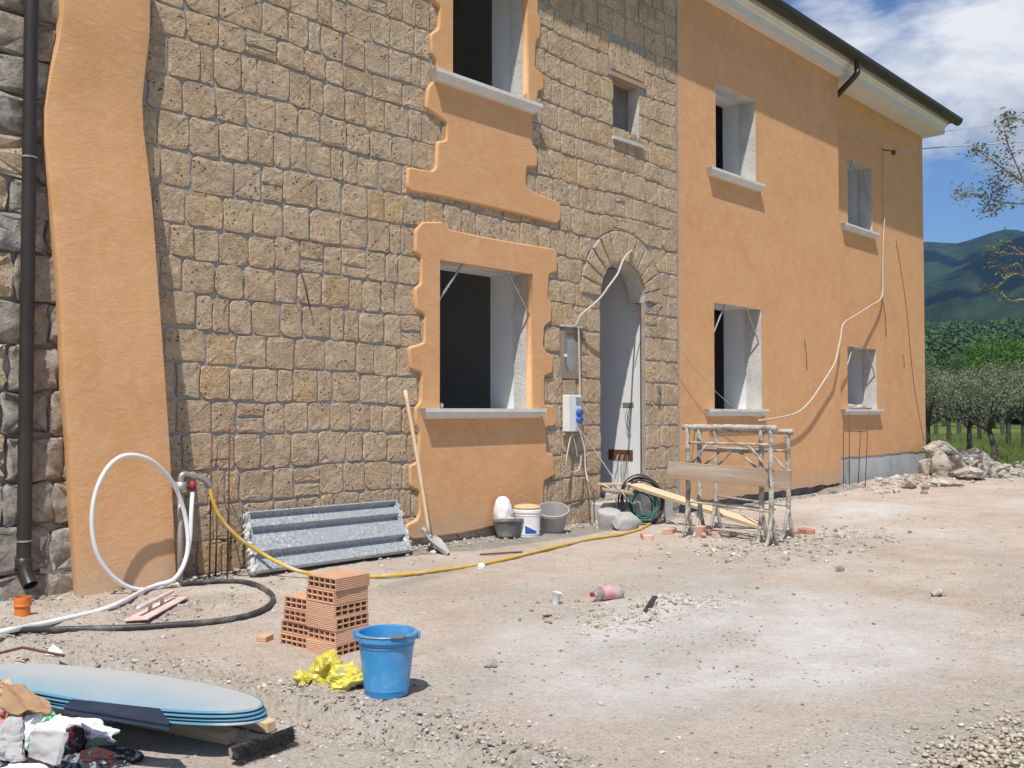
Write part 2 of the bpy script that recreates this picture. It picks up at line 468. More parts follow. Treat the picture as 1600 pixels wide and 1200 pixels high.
    col = t.mix(t.ramp(t.noise(v, 60.0, 4, 0.6), [(0.36, 0.65), (0.48, 0)]), col, (0.30, 0.245, 0.195))
    col = t.mix(t.ramp(t.noise(v, 130.0, 3, 0.6), [(0.6, 0), (0.7, 0.6)]), col, (0.70, 0.66, 0.60))
    gm = t.math('MULTIPLY', sp.outputs[1], t.ramp(t.noise(v, 4.0, 7, 0.7), [(0.28, 0.45), (0.6, 1.0)]))
    col = t.mix(gm, col, (0.27, 0.255, 0.225))
    wm = t.math('MULTIPLY', sp.outputs[0], t.ramp(t.noise(t.vec((1.0, 1.7, 1), rot=(0, 0, R_(-47))), 1.8, 10, 0.74, 0.4), [(0.30, 0.15), (0.62, 1.0)]))
    col = t.mix(t.math('MULTIPLY', wm, 0.85), col, (0.66, 0.65, 0.645))
    col = t.mix(t.math('MULTIPLY', sp.outputs[2], 0.65), col, t.ramp(t.noise(v, 45.0, 6, 0.7), [(0.35, (0.28, 0.245, 0.205)), (0.65, (0.55, 0.51, 0.455))]))
    h = t.math('ADD', t.noise(v, 16.0, 9, 0.72), t.math('MULTIPLY', t.noise(v, 90.0, 4, 0.6), 0.35))
    t.bump(h, 0.85, 0.035)
    t.fin(col, 0.96, spec=0.08)
    t = NT("meadow")
    v = t.vec()
    col = t.ramp(t.noise(v, 0.5, 8, 0.65), [(0.3, (0.085, 0.125, 0.03)), (0.6, (0.13, 0.18, 0.045)), (0.8, (0.21, 0.21, 0.08))])
    t.bump(t.noise(v, 12, 6, 0.7), 0.8, 0.05)
    t.fin(col, 0.95, spec=0.05)
    def leaf(name, cols, translucent=0.25, rough=0.55, nscale=0.9):
        t = NT(name)
        at = t.attr("tint")
        n = t.noise(t.vec(), nscale, 4, 0.6)
        c = t.ramp(t.math('ADD', t.math('MULTIPLY', at.outputs["Fac"], 0.7), t.math('MULTIPLY', n, 0.3)), [(0.15, cols[0]), (0.5, cols[1]), (0.9, cols[2])])
        t.fin(c, rough, spec=0.3)
        tr = t.n.new("ShaderNodeBsdfTranslucent")
        t.l.new(c, tr.inputs[0])
        ms = t.n.new("ShaderNodeMixShader")
        ms.inputs[0].default_value = translucent
        t.l.new(t.b.outputs[0], ms.inputs[1])
        t.l.new(tr.outputs[0], ms.inputs[2])
        t.l.new(ms.outputs[0], t.out.inputs[0])
    leaf("olive_leaf", [(0.09, 0.11, 0.06), (0.18, 0.205, 0.125), (0.34, 0.36, 0.26)], 0.3)
    leaf("bright_leaf", [(0.04, 0.095, 0.015), (0.075, 0.17, 0.025), (0.13, 0.25, 0.04)], 0.3)
    leaf("wood_leaf", [(0.026, 0.06, 0.022), (0.048, 0.098, 0.033), (0.095, 0.15, 0.05)], 0.15)
    leaf("pale_leaf", [(0.09, 0.115, 0.05), (0.15, 0.18, 0.09), (0.25, 0.26, 0.15)], 0.3)
    leaf("grass_blade", [(0.10, 0.15, 0.035), (0.17, 0.235, 0.055), (0.32, 0.31, 0.12)], 0.3, nscale=0.4)
    simple("bark", (0.115, 0.095, 0.075), (0.06, 0.05, 0.042), 8.0, 0.95, 1.0, 16, 0.03)
    simple("pale_bark", (0.30, 0.26, 0.215), (0.20, 0.17, 0.14), 12.0, 0.95, 0.6, 30, 0.006)
    t = NT("mountain_forest")
    v = t.vec()
    col = t.ramp(t.noise(v, 0.012, 12, 0.72), [(0.34, (0.012, 0.028, 0.014)), (0.5, (0.024, 0.05, 0.022)), (0.68, (0.055, 0.088, 0.036))])
    col = t.mix(t.ramp(t.noise(v, 0.0026, 6, 0.6), [(0.5, 0), (0.68, 0.5)]), col, (0.085, 0.115, 0.05))
    t.bump(t.math('ADD', t.noise(v, 0.06, 6, 0.75), t.noise(v, 0.012, 5, 0.6)), 1.0, 14.0)
    t.fin(col, 0.97, spec=0.03)
    t = NT("cloud_white")
    t.fin((0.9, 0.9, 0.9), 1.0, spec=0.0)
build_materials()

# ------------------------------------------------------------------ mesh helpers
RNG = random.Random(11)
def link(name, me, mat=None, parent=None, smooth=False, loc=None):
    if mat:
        for m in ([mat] if isinstance(mat, str) else mat):
            me.materials.append(MATS[m])
    if smooth:
        me.polygons.foreach_set("use_smooth", [True] * len(me.polygons))
    o = bpy.data.objects.new(name, me)
    COL.objects.link(o)
    if parent is not None:
        o.parent = parent
    if loc is not None:
        o.location = loc
    return o
def mesh(name, vs, fs, mat=None, parent=None, smooth=False, loc=None, midx=None):
    me = bpy.data.meshes.new(name)
    me.from_pydata([tuple(v) for v in vs], [], fs)
    me.update()
    if midx:
        me.polygons.foreach_set("material_index", midx)
    return link(name, me, mat, parent, smooth, loc)
def empty(name, loc=(0, 0, 0), rot=(0, 0, 0)):
    o = bpy.data.objects.new(name, None)
    o.empty_display_size = 0.1
    COL.objects.link(o)
    o.location = loc
    o.rotation_euler = rot
    return o
def tag(o, label=None, cat=None, group=None, kind=None):
    for k, v in (("label", label), ("category", cat), ("group", group), ("kind", kind)):
        if v:
            o[k] = v
    return o
class MB:
    """collects shapes into one mesh"""
    def __init__(s):
        s.v, s.f = [], []
    def add(s, vs, fs):
        n = len(s.v)
        s.v += [tuple(v) for v in vs]
        s.f += [tuple(i + n for i in f) for f in fs]
        return s
    def box(s, a, b, M=None):
        x0, y0, z0 = a
        x1, y1, z1 = b
        vs = [Vector(p) for p in ((x0, y0, z0), (x1, y0, z0), (x1, y1, z0), (x0, y1, z0), (x0, y0, z1), (x1, y0, z1), (x1, y1, z1), (x0, y1, z1))]
        if M is not None:
            vs = [M @ v for v in vs]
        return s.add(vs, [(0, 3, 2, 1), (4, 5, 6, 7), (0, 1, 5, 4), (1, 2, 6, 5), (2, 3, 7, 6), (3, 0, 4, 7)])
    def bbox(s, a, b, bev=0.004, M=None):       # box with chamfered edges
        bm = bmesh.new()
        x0, y0, z0 = a
        x1, y1, z1 = b
        vs = [bm.verts.new(p) for p in ((x0, y0, z0), (x1, y0, z0), (x1, y1, z0), (x0, y1, z0), (x0, y0, z1), (x1, y0, z1), (x1, y1, z1), (x0, y1, z1))]
        for f in [(0, 3, 2, 1), (4, 5, 6, 7), (0, 1, 5, 4), (1, 2, 6, 5), (2, 3, 7, 6), (3, 0, 4, 7)]:
            bm.faces.new([vs[i] for i in f])
        bmesh.ops.bevel(bm, geom=list(bm.edges), offset=bev, segments=1, affect='EDGES')
        bm.verts.index_update()
        vv = [v.co.copy() for v in bm.verts]
        if M is not None:
            vv = [M @ v for v in vv]
        ff = [tuple(v.index for v in f.verts) for f in bm.faces]
        bm.free()
        return s.add(vv, ff)
    def tube(s, pts, r, seg=8, smooth=0, cap=True, jit=0.0):
        pts = [Vector(p) for p in pts]
        rr = r if isinstance(r, (list, tuple)) else [r] * len(pts)
        if smooth:
            pts, rr = catmull(pts, smooth, rr)
        n = len(pts)
        tang = []
        for i in range(n):
            a = pts[max(0, i - 1)]
            b = pts[min(n - 1, i + 1)]
            d = (b - a)
            tang.append(d.normalized() if d.length > 1e-9 else Vector((0, 0, 1)))
        t0 = tang[0]
        nx = t0.orthogonal().normalized()
        vs, fs = [], []
        for i in range(n):
            t = tang[i]
            nx = (nx - t * nx.dot(t))
            nx = nx.normalized() if nx.length > 1e-6 else t.orthogonal().normalized()
            ny = t.cross(nx)
            for k in range(seg):
                a = 2 * math.pi * k / seg
                q = rr[i] * (1 + (RNG.uniform(-jit, jit) if jit else 0))
                vs.append(pts[i] + (nx * math.cos(a) + ny * math.sin(a)) * q)
        for i in range(n - 1):
            for k in range(seg):
                k2 = (k + 1) % seg
                fs.append((i * seg + k, i * seg + k2, (i + 1) * seg + k2, (i + 1) * seg + k))
        if cap:
            fs.append(tuple(range(seg - 1, -1, -1)))
            fs.append(tuple((n - 1) * seg + k for k in range(seg)))
        return s.add(vs, fs)
    def lathe(s, prof, seg=32, M=None, cap0=False, cap1=False):
        vs, fs = [], []
        for r, z in prof:
            for k in range(seg):
                a = 2 * math.pi * k / seg
                v = Vector((r * math.cos(a), r * math.sin(a), z))
                vs.append(M @ v if M is not None else v)
        for i in range(len(prof) - 1):
            for k in range(seg):
                k2 = (k + 1) % seg
                fs.append((i * seg + k, i * seg + k2, (i + 1) * seg + k2, (i + 1) * seg + k))
        if cap0:
            fs.append(tuple(range(seg - 1, -1, -1)))
        if cap1:
            fs.append(tuple((len(prof) - 1) * seg + k for k in range(seg)))
        return s.add(vs, fs)
    def prism(s, poly, axis_vec, M=None):        # polygon of Vectors swept along a vector
        n = len(poly)
        p = [Vector(q) for q in poly]
        q = [v + Vector(axis_vec) for v in p]
        vs = p + q
        if M is not None:
            vs = [M @ v for v in vs]
        return s.add(vs, [tuple(range(n - 1, -1, -1)), tuple(range(n, 2 * n))] + [(i, (i + 1) % n, n + (i + 1) % n, n + i) for i in range(n)])
    def build(s, name, mat, parent=None, smooth=False, loc=None):
        o = mesh(name, s.v, s.f, mat, parent, smooth, loc)
        bm = bmesh.new()
        bm.from_mesh(o.data)
        bmesh.ops.recalc_face_normals(bm, faces=bm.faces)
        bm.to_mesh(o.data)
        bm.free()
        return o
def catmull(pts, k, rr=None):
    out, ro = [], []
    n = len(pts)
    for i in range(n - 1):
        p0, p1, p2, p3 = pts[max(0, i - 1)], pts[i], pts[i + 1], pts[min(n - 1, i + 2)]
        for j in range(k):
            t = j / k
            out.append(0.5 * ((2 * p1) + (p2 - p0) * t + (2 * p0 - 5 * p1 + 4 * p2 - p3) * t * t + (3 * p1 - p0 - 3 * p2 + p3) * t ** 3))
            if rr:
                ro.append(rr[i] * (1 - t) + rr[i + 1] * t)
    out.append(pts[-1])
    if rr:
        ro.append(rr[-1])
    return out, ro
def auto_smooth(o, ang=40):
    me = o.data
    me.polygons.foreach_set("use_smooth", [True] * len(me.polygons))
    bm = bmesh.new()
    bm.from_mesh(me)
    for e in bm.edges:
        if len(e.link_faces) == 2 and e.calc_face_angle(0) > R_(ang):
            e.smooth = False
    bm.to_mesh(me)
    bm.free()
    return o
def ico(sub):
    bm = bmesh.new()
    bmesh.ops.create_icosphere(bm, subdivisions=sub, radius=1)
    bm.verts.index_update()
    v = [x.co.copy() for x in bm.verts]
    f = [tuple(a.index for a in x.verts) for x in bm.faces]
    bm.free()
    return v, f
ICO = {k: ico(k) for k in (1, 2, 3, 4)}
def rock_verts(sub, size, seed, ang=0.35, flat=5):
    v, f = ICO[sub]
    rg = random.Random(seed)
    off = Vector((rg.uniform(0, 90), rg.uniform(0, 90), rg.uniform(0, 90)))
    planes = [(Vector((rg.gauss(0, 1), rg.gauss(0, 1), rg.gauss(0, 1))).normalized(), rg.uniform(0.55, 0.85)) for _ in range(flat)]
    out = []
    for p in v:
        q = p.copy()
        for n, d in planes:
            e = q.dot(n)
            if e > d:
                q -= n * (e - d)
        q *= 1 + ang * (noise.noise(p * 1.6 + off)) * 0.6 + 0.08 * noise.noise(p * 5 + off)
        out.append(Vector((q.x * size[0], q.y * size[1], q.z * size[2])))
    return out, f
def rock(name, size, seed, mat, loc, rot=0.0, parent=None, sub=3, tilt=(0, 0), flat=6, sink=0.15):
    v, f = rock_verts(sub, size, seed, flat=flat)
    M = Matrix.Rotation(rot, 3, 'Z') @ Matrix.Rotation(tilt[0], 3, 'X') @ Matrix.Rotation(tilt[1], 3, 'Y')
    v = [M @ p for p in v]
    zmin = min(p.z for p in v)
    zm = zmin + sink * size[2]
    v = [Vector((p.x, p.y, p.z - zm)) for p in v]
    return auto_smooth(mesh(name, v, f, mat, parent, loc=loc), 35)
def crumple(name, size, seed, mat, loc, rot=0.0, parent=None, sub=4, amp=0.35, freq=1.7, flatten=0.0):
    """a creased bag: facets from cell noise, pinched folds, flattened where it lies"""
    v, f = ICO[sub]
    rg = random.Random(seed)
    off = Vector((rg.uniform(0, 90), rg.uniform(0, 90), rg.uniform(0, 90)))
    out = []
    c, s_ = math.cos(rot), math.sin(rot)
    for p in v:
        d1 = noise.voronoi(p * freq * 1.25 + off)[0]
        d2 = noise.voronoi(p * freq * 2.9 + off)[0]
        r = 1 + amp * noise.noise(p * freq + off) + amp * 1.1 * (d1[1] - d1[0] - 0.35) + amp * 0.42 * (d2[1] - d2[0] - 0.3)
        q = Vector((p.x * r * size[0], p.y * r * size[1], p.z * r * size[2]))
        if q.z < -size[2] * (0.75 - flatten):
            q.z = -size[2] * (0.75 - flatten)
        out.append(Vector((q.x * c - q.y * s_, q.x * s_ + q.y * c, q.z)))
    zm = min(q.z for q in out)
    out = [Vector((q.x, q.y, q.z - zm)) for q in out]
    return auto_smooth(mesh(name, out, f, mat, parent, loc=loc), 28)
def film(name, size, seed, mat, loc, rot=0.0, parent=None, sub=4, jit=.05):
    """crumpled film: flat creased facets, settled on the ground"""
    v, f = ICO[sub]
    rg = random.Random(seed)
    off = Vector((rg.uniform(0, 90), rg.uniform(0, 90), rg.uniform(0, 90)))
    c, s_ = math.cos(rot), math.sin(rot)
    out = []
    for p in v:
        dv = noise.voronoi(p * 2.3 + off)[0]
        r = .85 + .5 * noise.noise(p * 1.4 + off) + .30 * (dv[1] - dv[0] - .3) + rg.uniform(-jit, jit)
        q = Vector((p.x * r * size[0], p.y * r * size[1], p.z * r * size[2]))
        q.z = max(q.z, -size[2] * .4)
        out.append(Vector((q.x * c - q.y * s_, q.x * s_ + q.y * c, q.z + size[2] * .4)))
    return mesh(name, out, f, mat, parent, loc=loc)
def drape(name, size, seed, mat, loc, rot=0.0, parent=None, crease=0.5, lobes=0.3):
    """a plastic bag fallen in a heap: pinched folds over an uneven outline, open underneath"""
    rg = random.Random(seed)
    off = Vector((rg.uniform(0, 90), rg.uniform(0, 90), rg.uniform(0, 90)))
    nr_, na_ = 22, 64
    c, s_ = math.cos(rot), math.sin(rot)
    vs, fs = [], []
    for i in range(nr_ + 1):
        t = i / nr_
        for k in range(na_):
            a = 2 * math.pi * k / na_
            R = 1 + lobes * noise.noise(Vector((math.cos(a) * 1.3, math.sin(a) * 1.3, 0)) + off) * 1.6 + .12 * noise.noise(Vector((math.cos(a) * 5, math.sin(a) * 5, 3)) + off)
            x, y = R * t * math.cos(a), R * t * math.sin(a)
            q = Vector((x * 1.6, y * 1.6, 0)) + off
            f1 = abs(noise.noise(q * 1.3)) * 2.2
            f2 = abs(noise.noise(q * 3.1 + Vector((5, 1, 2)))) * 2.0
            f3 = abs(noise.noise(q * 7.0 + Vector((1, 8, 2)))) * 2.0
            dome = max(0.0, 1 - t ** 2.6)
            z = dome * ((1 - crease) + crease * (.55 * f1 + .33 * f2 + .14 * f3)) * (1 + .5 * noise.noise(q * .9 + Vector((9, 9, 9))))
            px_, py_ = x * size[0] + .06 * size[0] * noise.noise(q * 3 + Vector((2, 7, 4))), y * size[1] + .06 * size[1] * noise.noise(q * 3 + Vector((7, 2, 4)))
            vs.append((px_ * c - py_ * s_, px_ * s_ + py_ * c, max(z, 0) * size[2]))
    for i in range(nr_):
        for k in range(na_):
            k2 = (k + 1) % na_
            fs.append((i * na_ + k, (i + 1) * na_ + k, (i + 1) * na_ + k2, i * na_ + k2))
    fs.append(tuple(nr_ * na_ + k for k in range(na_ - 1, -1, -1)))
    return auto_smooth(mesh(name, vs, fs, mat, parent, loc=loc), 42)
def sheet(name, corners, mat, parent=None, n=14, amp=0.02, freq=5.0, thick=0.004, seed=1):
    """a thin creased sheet between four corners"""
    a, b, c, d = [Vector(p) for p in corners]
    nr = (b - a).cross(d - a).normalized()
    vs, fs = [], []
    for side in (1, -1):
        for i in range(n + 1):
            for j in range(n + 1):
                u, w = i / n, j / n
                p = a * (1 - u) * (1 - w) + b * u * (1 - w) + c * u * w + d * (1 - u) * w
                h = amp * (noise.noise(Vector((u * freq, w * freq, seed * 7.7))) + 0.6 * abs(noise.noise(Vector((u * freq * 2.2, w * freq * 2.2, seed * 3.1)))))
                vs.append(p + nr * (h + side * thick / 2))
    m = (n + 1) ** 2
    for i in range(n):
        for j in range(n):
            q = (i * (n + 1) + j, (i + 1) * (n + 1) + j, (i + 1) * (n + 1) + j + 1, i * (n + 1) + j + 1)
            fs.append(q)
            fs.append(tuple(x + m for x in reversed(q)))
    rim = [i * (n + 1) for i in range(n + 1)] + [n * (n + 1) + j for j in range(1, n + 1)] + [i * (n + 1) + n for i in range(n - 1, -1, -1)] + [j for j in range(n - 1, 0, -1)]
    for i in range(len(rim)):
        p, q = rim[i], rim[(i + 1) % len(rim)]
        fs.append((q, p, p + m, q + m))
    return auto_smooth(mesh(name, vs, fs, mat, parent), 55)

# ------------------------------------------------------------------ the ground
LINE = [gd(-200, 985), gd(100, 1022), gd(430, 1085), gd(620, 1130), gd(860, 1205), gd(1000, 1300)]
def seg_dist(x, y):
    best = np.full(x.shape, 1e9)
    side = np.zeros(x.shape)
    for a, b in zip(LINE[:-1], LINE[1:]):
        dx, dy = b.x - a.x, b.y - a.y
        L2 = dx * dx + dy * dy
        t = np.clip(((x - a.x) * dx + (y - a.y) * dy) / L2, 0, 1)
        ex, ey = x - a.x - t * dx, y - a.y - t * dy
        d = np.hypot(ex, ey)
        m = d < best
        best = np.where(m, d, best)
        side = np.where(m, np.sign(dx * ey - dy * ex), side)
    return best, side
def sstep(a, b, x):
    t = np.clip((x - a) / (b - a), 0, 1)
    return t * t * (3 - 2 * t)
def ell(x, y, px, py, rx, ry, ang):
    c = gd(px, py)
    ca, sa = math.cos(ang), math.sin(ang)
    u = ((x - c.x) * ca + (y - c.y) * sa) / rx
    v = (-(x - c.x) * sa + (y - c.y) * ca) / ry
    return np.hypot(u, v)
VA = TH                                             # viewing direction on the plan
def yard_fields(x, y):
    x = np.asarray(x, float)
    y = np.asarray(y, float)
    z = 0.07 * sstep(10, 20, x)
    z = z + 0.05 * (fbm(x * 0.7, y * 0.7, 4) - 0.5) + 0.022 * (fbm(x * 4.1 + 50, y * 4.1, 4, 0.6) - 0.5) + 0.012 * (fbm(x * 13 + 9, y * 13, 3, 0.6) - 0.5)
    d, s = seg_dist(x, y)
    dn = d + 0.16 * (fbm(x * 2.4, y * 2.4, 3) - 0.5)
    low = sstep(-0.015, 0.035, -s * dn)               # the camera's side of the broken edge lies a little lower
    z = z - 0.07 * low
    band = np.exp(-(dn / 0.22) ** 2)
    z = z + band * (0.13 * (fbm(x * 7, y * 7, 4, 0.7) - 0.47))
    left = np.exp(-((x - 2.6) ** 2 / 0.8 + (y + 0.75) ** 2 / 0.25))     # spoil by the foot of the buttress
    z = z + left * 0.09 * fbm(x * 5, y * 5, 4, 0.6)
    pile = np.exp(-(ell(x, y, 1040, 957, 0.42, 0.17, 0.5) ** 2))
    z = z + pile * (0.16 * fbm(x * 8 + 4, y * 8, 4, 0.65) - 0.02)
    trench = sstep(9.5, 10.6, x) * (1 - sstep(14.6, 15.3, x)) * np.exp(-((y + 0.16) / 0.22) ** 2)
    z = z - 0.09 * trench * (0.5 + fbm(x * 3, y * 3, 3))
    # masks: lime dust, cement and damp, loose gravel
    lime = np.clip(1.25 - ell(x, y, 1130, 985, 1.75, 0.8, 0.35), 0, 1) + np.clip(1.2 - ell(x, y, 1320, 1030, 0.9, 0.55, 0.2), 0, 1) + 0.8 * np.clip(1.2 - ell(x, y, 1370, 798, 1.6, 0.5, 0.1), 0, 1)
    lime = lime + 0.7 * np.clip(1.2 - ell(x, y, 1000, 1000, 1.6, 0.7, 0.3), 0, 1) + pile * 0.6 + 0.55 * np.clip(1.2 - ell(x, y, 820, 985, 0.7, 0.35, 0.4), 0, 1) + 0.4 * sstep(0.55, 0.72, fbm(x * 0.5 + 3, y * 0.9, 3))
    wob = 0.16 * (fbm(x * 1.7, y * 0.5 + 40, 3) - 0.5)
    width = 0.42 + wob + 0.25 * sstep(5, 7, x) * (1 - sstep(9, 11, x))
    cem = sstep(0.03, -0.03, -y - width) * sstep(3.9, 4.5, x) * (1 - sstep(15.5, 16.2, x))
    cem = np.maximum(cem, 0.75 * np.clip(1.3 - ell(x, y, 650, 908, 0.6, 0.13, 0.25), 0, 1))
    cem = np.maximum(cem, 0.6 * np.clip(1.3 - ell(x, y, 265, 955, 0.5, 0.2, 0.5), 0, 1))
    grav = np.maximum(band, np.clip(1.3 - ell(x, y, 1560, 1190, 1.3, 0.6, 0.0), 0, 1))
    grav = np.maximum(grav, 0.7 * sstep(0.6, 0.75, fbm(x * 0.8 + 70, y * 0.8 + 20, 4)))
    grav = np.maximum(grav, 0.8 * sstep(16.5, 19, x))
    return z, np.clip(lime, 0, 1), np.clip(cem, 0, 1), np.clip(grav, 0, 1)
def gz(x, y):
    return float(yard_fields(np.array([x]), np.array([y]))[0][0])
def gp(px, py, dz=0.0):                              # a pixel's point on the uneven yard
    p = gd(px, py, 0.0)
    for _ in range(4):
        p = gd(px, py, gz(p.x, p.y))
    p.z += dz
    return p

def build_ground():
    # the wide ground: meadow to the horizon
    def axis(lo, hi, n):
        a = np.linspace(0, 1, n) ** 3
        return np.concatenate([lo * a[::-1], hi * a[1:]])
    xs = axis(-5200., 5200., 60)
    ys = axis(-5200., 5200., 60)
    X, Y = np.meshgrid(xs, ys, indexing='ij')
    Z = -0.16 - 0.3 * fbm(X * 0.02, Y * 0.02, 2) * (np.hypot(X - 5, Y) > 60) + 0.0 * X
    vs = np.stack([X, Y, Z], -1).reshape(-1, 3)
    n, m = X.shape
    fs = [(i * m + j, (i + 1) * m + j, (i + 1) * m + j + 1, i * m + j + 1) for i in range(n - 1) for j in range(m - 1)]
    tag(mesh("ground", vs, fs, "meadow", smooth=True), kind="structure", label="green meadow running out to the hills")
    # the yard: fine grid near the camera
    def steps(pts):
        out = []
        for (a, b, st) in pts:
            out.append(np.arange(a, b, st))
        return np.concatenate(out + [np.array([pts[-1][1]])])
    xs = steps([(-7, 1.0, .25), (1.0, 7.5, .035), (7.5, 12, .06), (12, 28, .14)])
    ys = steps([(-16, -6.5, .3), (-6.5, -0.3, .038), (-0.3, 0.7, .06), (0.7, 9, .5)])
    X, Y = np.meshgrid(xs, ys, indexing='ij')
    Z, l, c, g = yard_fields(X, Y)
    ed = np.minimum(np.minimum(X + 7, 28 - X), np.minimum(Y + 16, 9 - Y))
    lim = 22.3 + 1.6 * (fbm(Y * 0.35 + 3, X * 0.35, 3) - 0.5) + 0.02 * (-Y) ** 1.5 * (Y < 0)
    Z = Z - 0.5 * sstep(0.6, 0.0, ed) - 0.28 * sstep(0.0, 1.4, X - lim)
    vs = np.stack([X, Y, Z], -1).reshape(-1, 3)
    n, m = X.shape
    idx = np.arange(n * m).reshape(n, m)
    fs = np.stack([idx[:-1, :-1], idx[1:, :-1], idx[1:, 1:], idx[:-1, 1:]], -1).reshape(-1, 4)
    o = mesh("yard", vs, fs.tolist(), "yard_dirt", smooth=True)
    ca = o.data.color_attributes.new("mask", 'FLOAT_COLOR', 'POINT')
    col = np.stack([l, c, g, np.ones_like(l)], -1).reshape(-1)
    ca.data.foreach_set("color", col.astype(np.float32))
    tag(o, kind="structure", label="dusty pale building yard of packed dirt and lime")
build_ground()

def pebbles(name, label, pts, sizes, tints, sub=1, seed=3, flat=0.62):
    rg = np.random.RandomState(seed)
    bv, bf = ICO[sub]
    bv = np.array([tuple(v) for v in bv])
    bf = np.array(bf)
    nb = len(bv)
    n = len(pts)
    V = np.zeros((n, nb, 3))
    for i in range(n):
        q = bv * (1 + rg.uniform(-.28, .28, (nb, 1)))
        q = q * np.array([1, rg.uniform(.6, 1), flat * rg.uniform(.7, 1.2)]) * sizes[i]
        a = rg.uniform(0, 6.28)
        ca, sa = math.cos(a), math.sin(a)
        x = q[:, 0] * ca - q[:, 1] * sa
        y = q[:, 0] * sa + q[:, 1] * ca
        V[i] = np.stack([x, y, q[:, 2]], -1) + pts[i]
    F = (bf[None] + (np.arange(n) * nb)[:, None, None]).reshape(-1, 3)
    me = bpy.data.meshes.new(name)
    me.from_pydata(V.reshape(-1, 3).tolist(), [], F.tolist())
    me.update()
    ca = me.color_attributes.new("tint", 'FLOAT_COLOR', 'POINT')
    T = np.repeat(np.concatenate([tints, np.ones((n, 1))], 1), nb, 0)
    ca.data.foreach_set("color", T.reshape(-1).astype(np.float32))
    o = link(name, me, "pebble", smooth=sub > 1)
    return tag(o, label, kind="stuff")
PEB = np.array([(0.48, 0.43, 0.365), (0.40, 0.34, 0.27), (0.53, 0.50, 0.455), (0.33, 0.29, 0.245), (0.45, 0.365, 0.285), (0.56, 0.54, 0.51), (0.25, 0.215, 0.18)])
def scatter_loose():
    rg = np.random.RandomState(21)
    P, S, T = [], [], []
    def put(x, y, s, up=0.25, pal=None):
        z = yard_fields(np.array(x), np.array(y))[0]
        for i in range(len(x)):
            P.append((x[i], y[i], z[i] + s[i] * up))
            S.append(s[i])
            c = PEB[rg.randint(len(PEB))] if pal is None else pal[rg.randint(len(pal))]
            T.append(c * rg.uniform(.82, 1.15))
    # all over the yard, thicker where the ground is loose
    n = 24000
    px = rg.uniform(-60, 1680, n)
    py = 1215 - 475 * rg.uniform(0, 1, n) ** 1.7
    d = [gd(a, b) for a, b in zip(px, py)]
    x = np.array([q.x for q in d])
    y = np.array([q.y for q in d])
    z, l, c, g = yard_fields(x, y)
    keep = (y < -0.05) & (x < 21) & (rg.uniform(0, 1, n) < (0.09 + 0.30 * g + 0.16 * (fbm(x * 1.1, y * 1.1, 3) > 0.56)) * (1 - 0.5 * l))
    x, y = x[keep], y[keep]
    dist = np.hypot(x, y + 7)
    s = np.minimum(0.0018 + 0.0024 * rg.exponential(1, len(x)), 0.024) * (0.55 + 0.12 * dist)
    put(x, y, s)
    # the crumbled concrete edge
    n = 3600
    k = rg.randint(0, len(LINE) - 1, n)
    t = rg.uniform(0, 1, n)
    off = rg.normal(0, 0.15, n) + 0.05
    x = np.array([LINE[a].x * (1 - b) + LINE[a + 1].x * b for a, b in zip(k, t)]) + off * .8
    y = np.array([LINE[a].y * (1 - b) + LINE[a + 1].y * b for a, b in zip(k, t)]) + off * .9
    s = np.minimum(0.0022 + 0.0032 * rg.exponential(1, n), 0.026)
    put(x, y, s, 0.3)
    # along the wall foot, the buttress and the dry mortar heap
    n = 2600
    x = rg.uniform(2.2, 16, n)
    y = -0.03 - np.abs(rg.normal(0, 0.22, n))
    put(x, y, np.minimum(0.004 + 0.006 * rg.exponential(1, n), .04), 0.3)
    for (cx, cy, sx, sy, n, sm, pal) in ((235, 960, .5, .28, 800, .006, None), (1040, 957, .36, .12, 900, .008, PEB[[0, 2, 5]]), (1240, 850, .8, .4, 800, .012, None), (1480, 745, 2.2, .6, 900, .03, None), (930, 950, .35, .2, 160, .008, None)):
        p = gd(cx, cy)
        x = p.x + rg.normal(0, sx, n)
        y = p.y + rg.normal(0, sy, n)
        ok = y < -0.02
        x, y = x[ok], y[ok]
        put(x, y, np.minimum(sm * (.5 + .6 * rg.exponential(1, len(x))), .09), 0.3, pal)
    # flat dark chips and clods trodden into the far yard
    n = 5200
    px = rg.uniform(560, 1660, n)
    py = 745 + 330 * rg.uniform(0, 1, n) ** 1.3
    d = [gd(p_, q_) for p_, q_ in zip(px, py)]
    x = np.array([q_.x for q_ in d])
    y = np.array([q_.y for q_ in d])
    cl = fbm(x * 1.3 + 20, y * 1.3, 4)
    keep = (y < -0.3) & (x < 21) & (rg.uniform(0, 1, n) < np.clip((cl - .40) * 3.2, .06, 1))
    x, y = x[keep], y[keep]
    put(x, y, np.minimum(.0032 + .0036 * rg.exponential(1, len(x)), .022) * (.5 + .06 * np.hypot(x, y + 7)), 0.05, PEB[[1, 3, 4, 6, 6]])
    pebbles("loose_stones", "small loose stones and crumbs of mortar scattered over the yard", P, S, np.array(T))
    # heap of river pebbles at the right corner
    P, S, T = [], [], []
    n = 5200
    pal = np.array([(0.50, 0.43, 0.33), (0.43, 0.36, 0.27), (0.55, 0.49, 0.40), (0.38, 0.33, 0.26)])
    qx = rg.uniform(1380, 1860, n)
    qy = rg.uniform(1090, 1380, n)
    e = (np.hypot((qx - 1660) / 250, (qy - 1270) / 150))
    ok = e + rg.normal(0, .1, n) < 1.0
    d = [gd(a, b) for a, b in zip(qx[ok], qy[ok])]
    x = np.array([q.x for q in d])
    y = np.array([q.y for q in d])
    e = e[ok]
    z = yard_fields(x, y)[0] + 0.05 * np.clip(1.1 - e, 0, 1) * rg.uniform(0, 1, len(x))
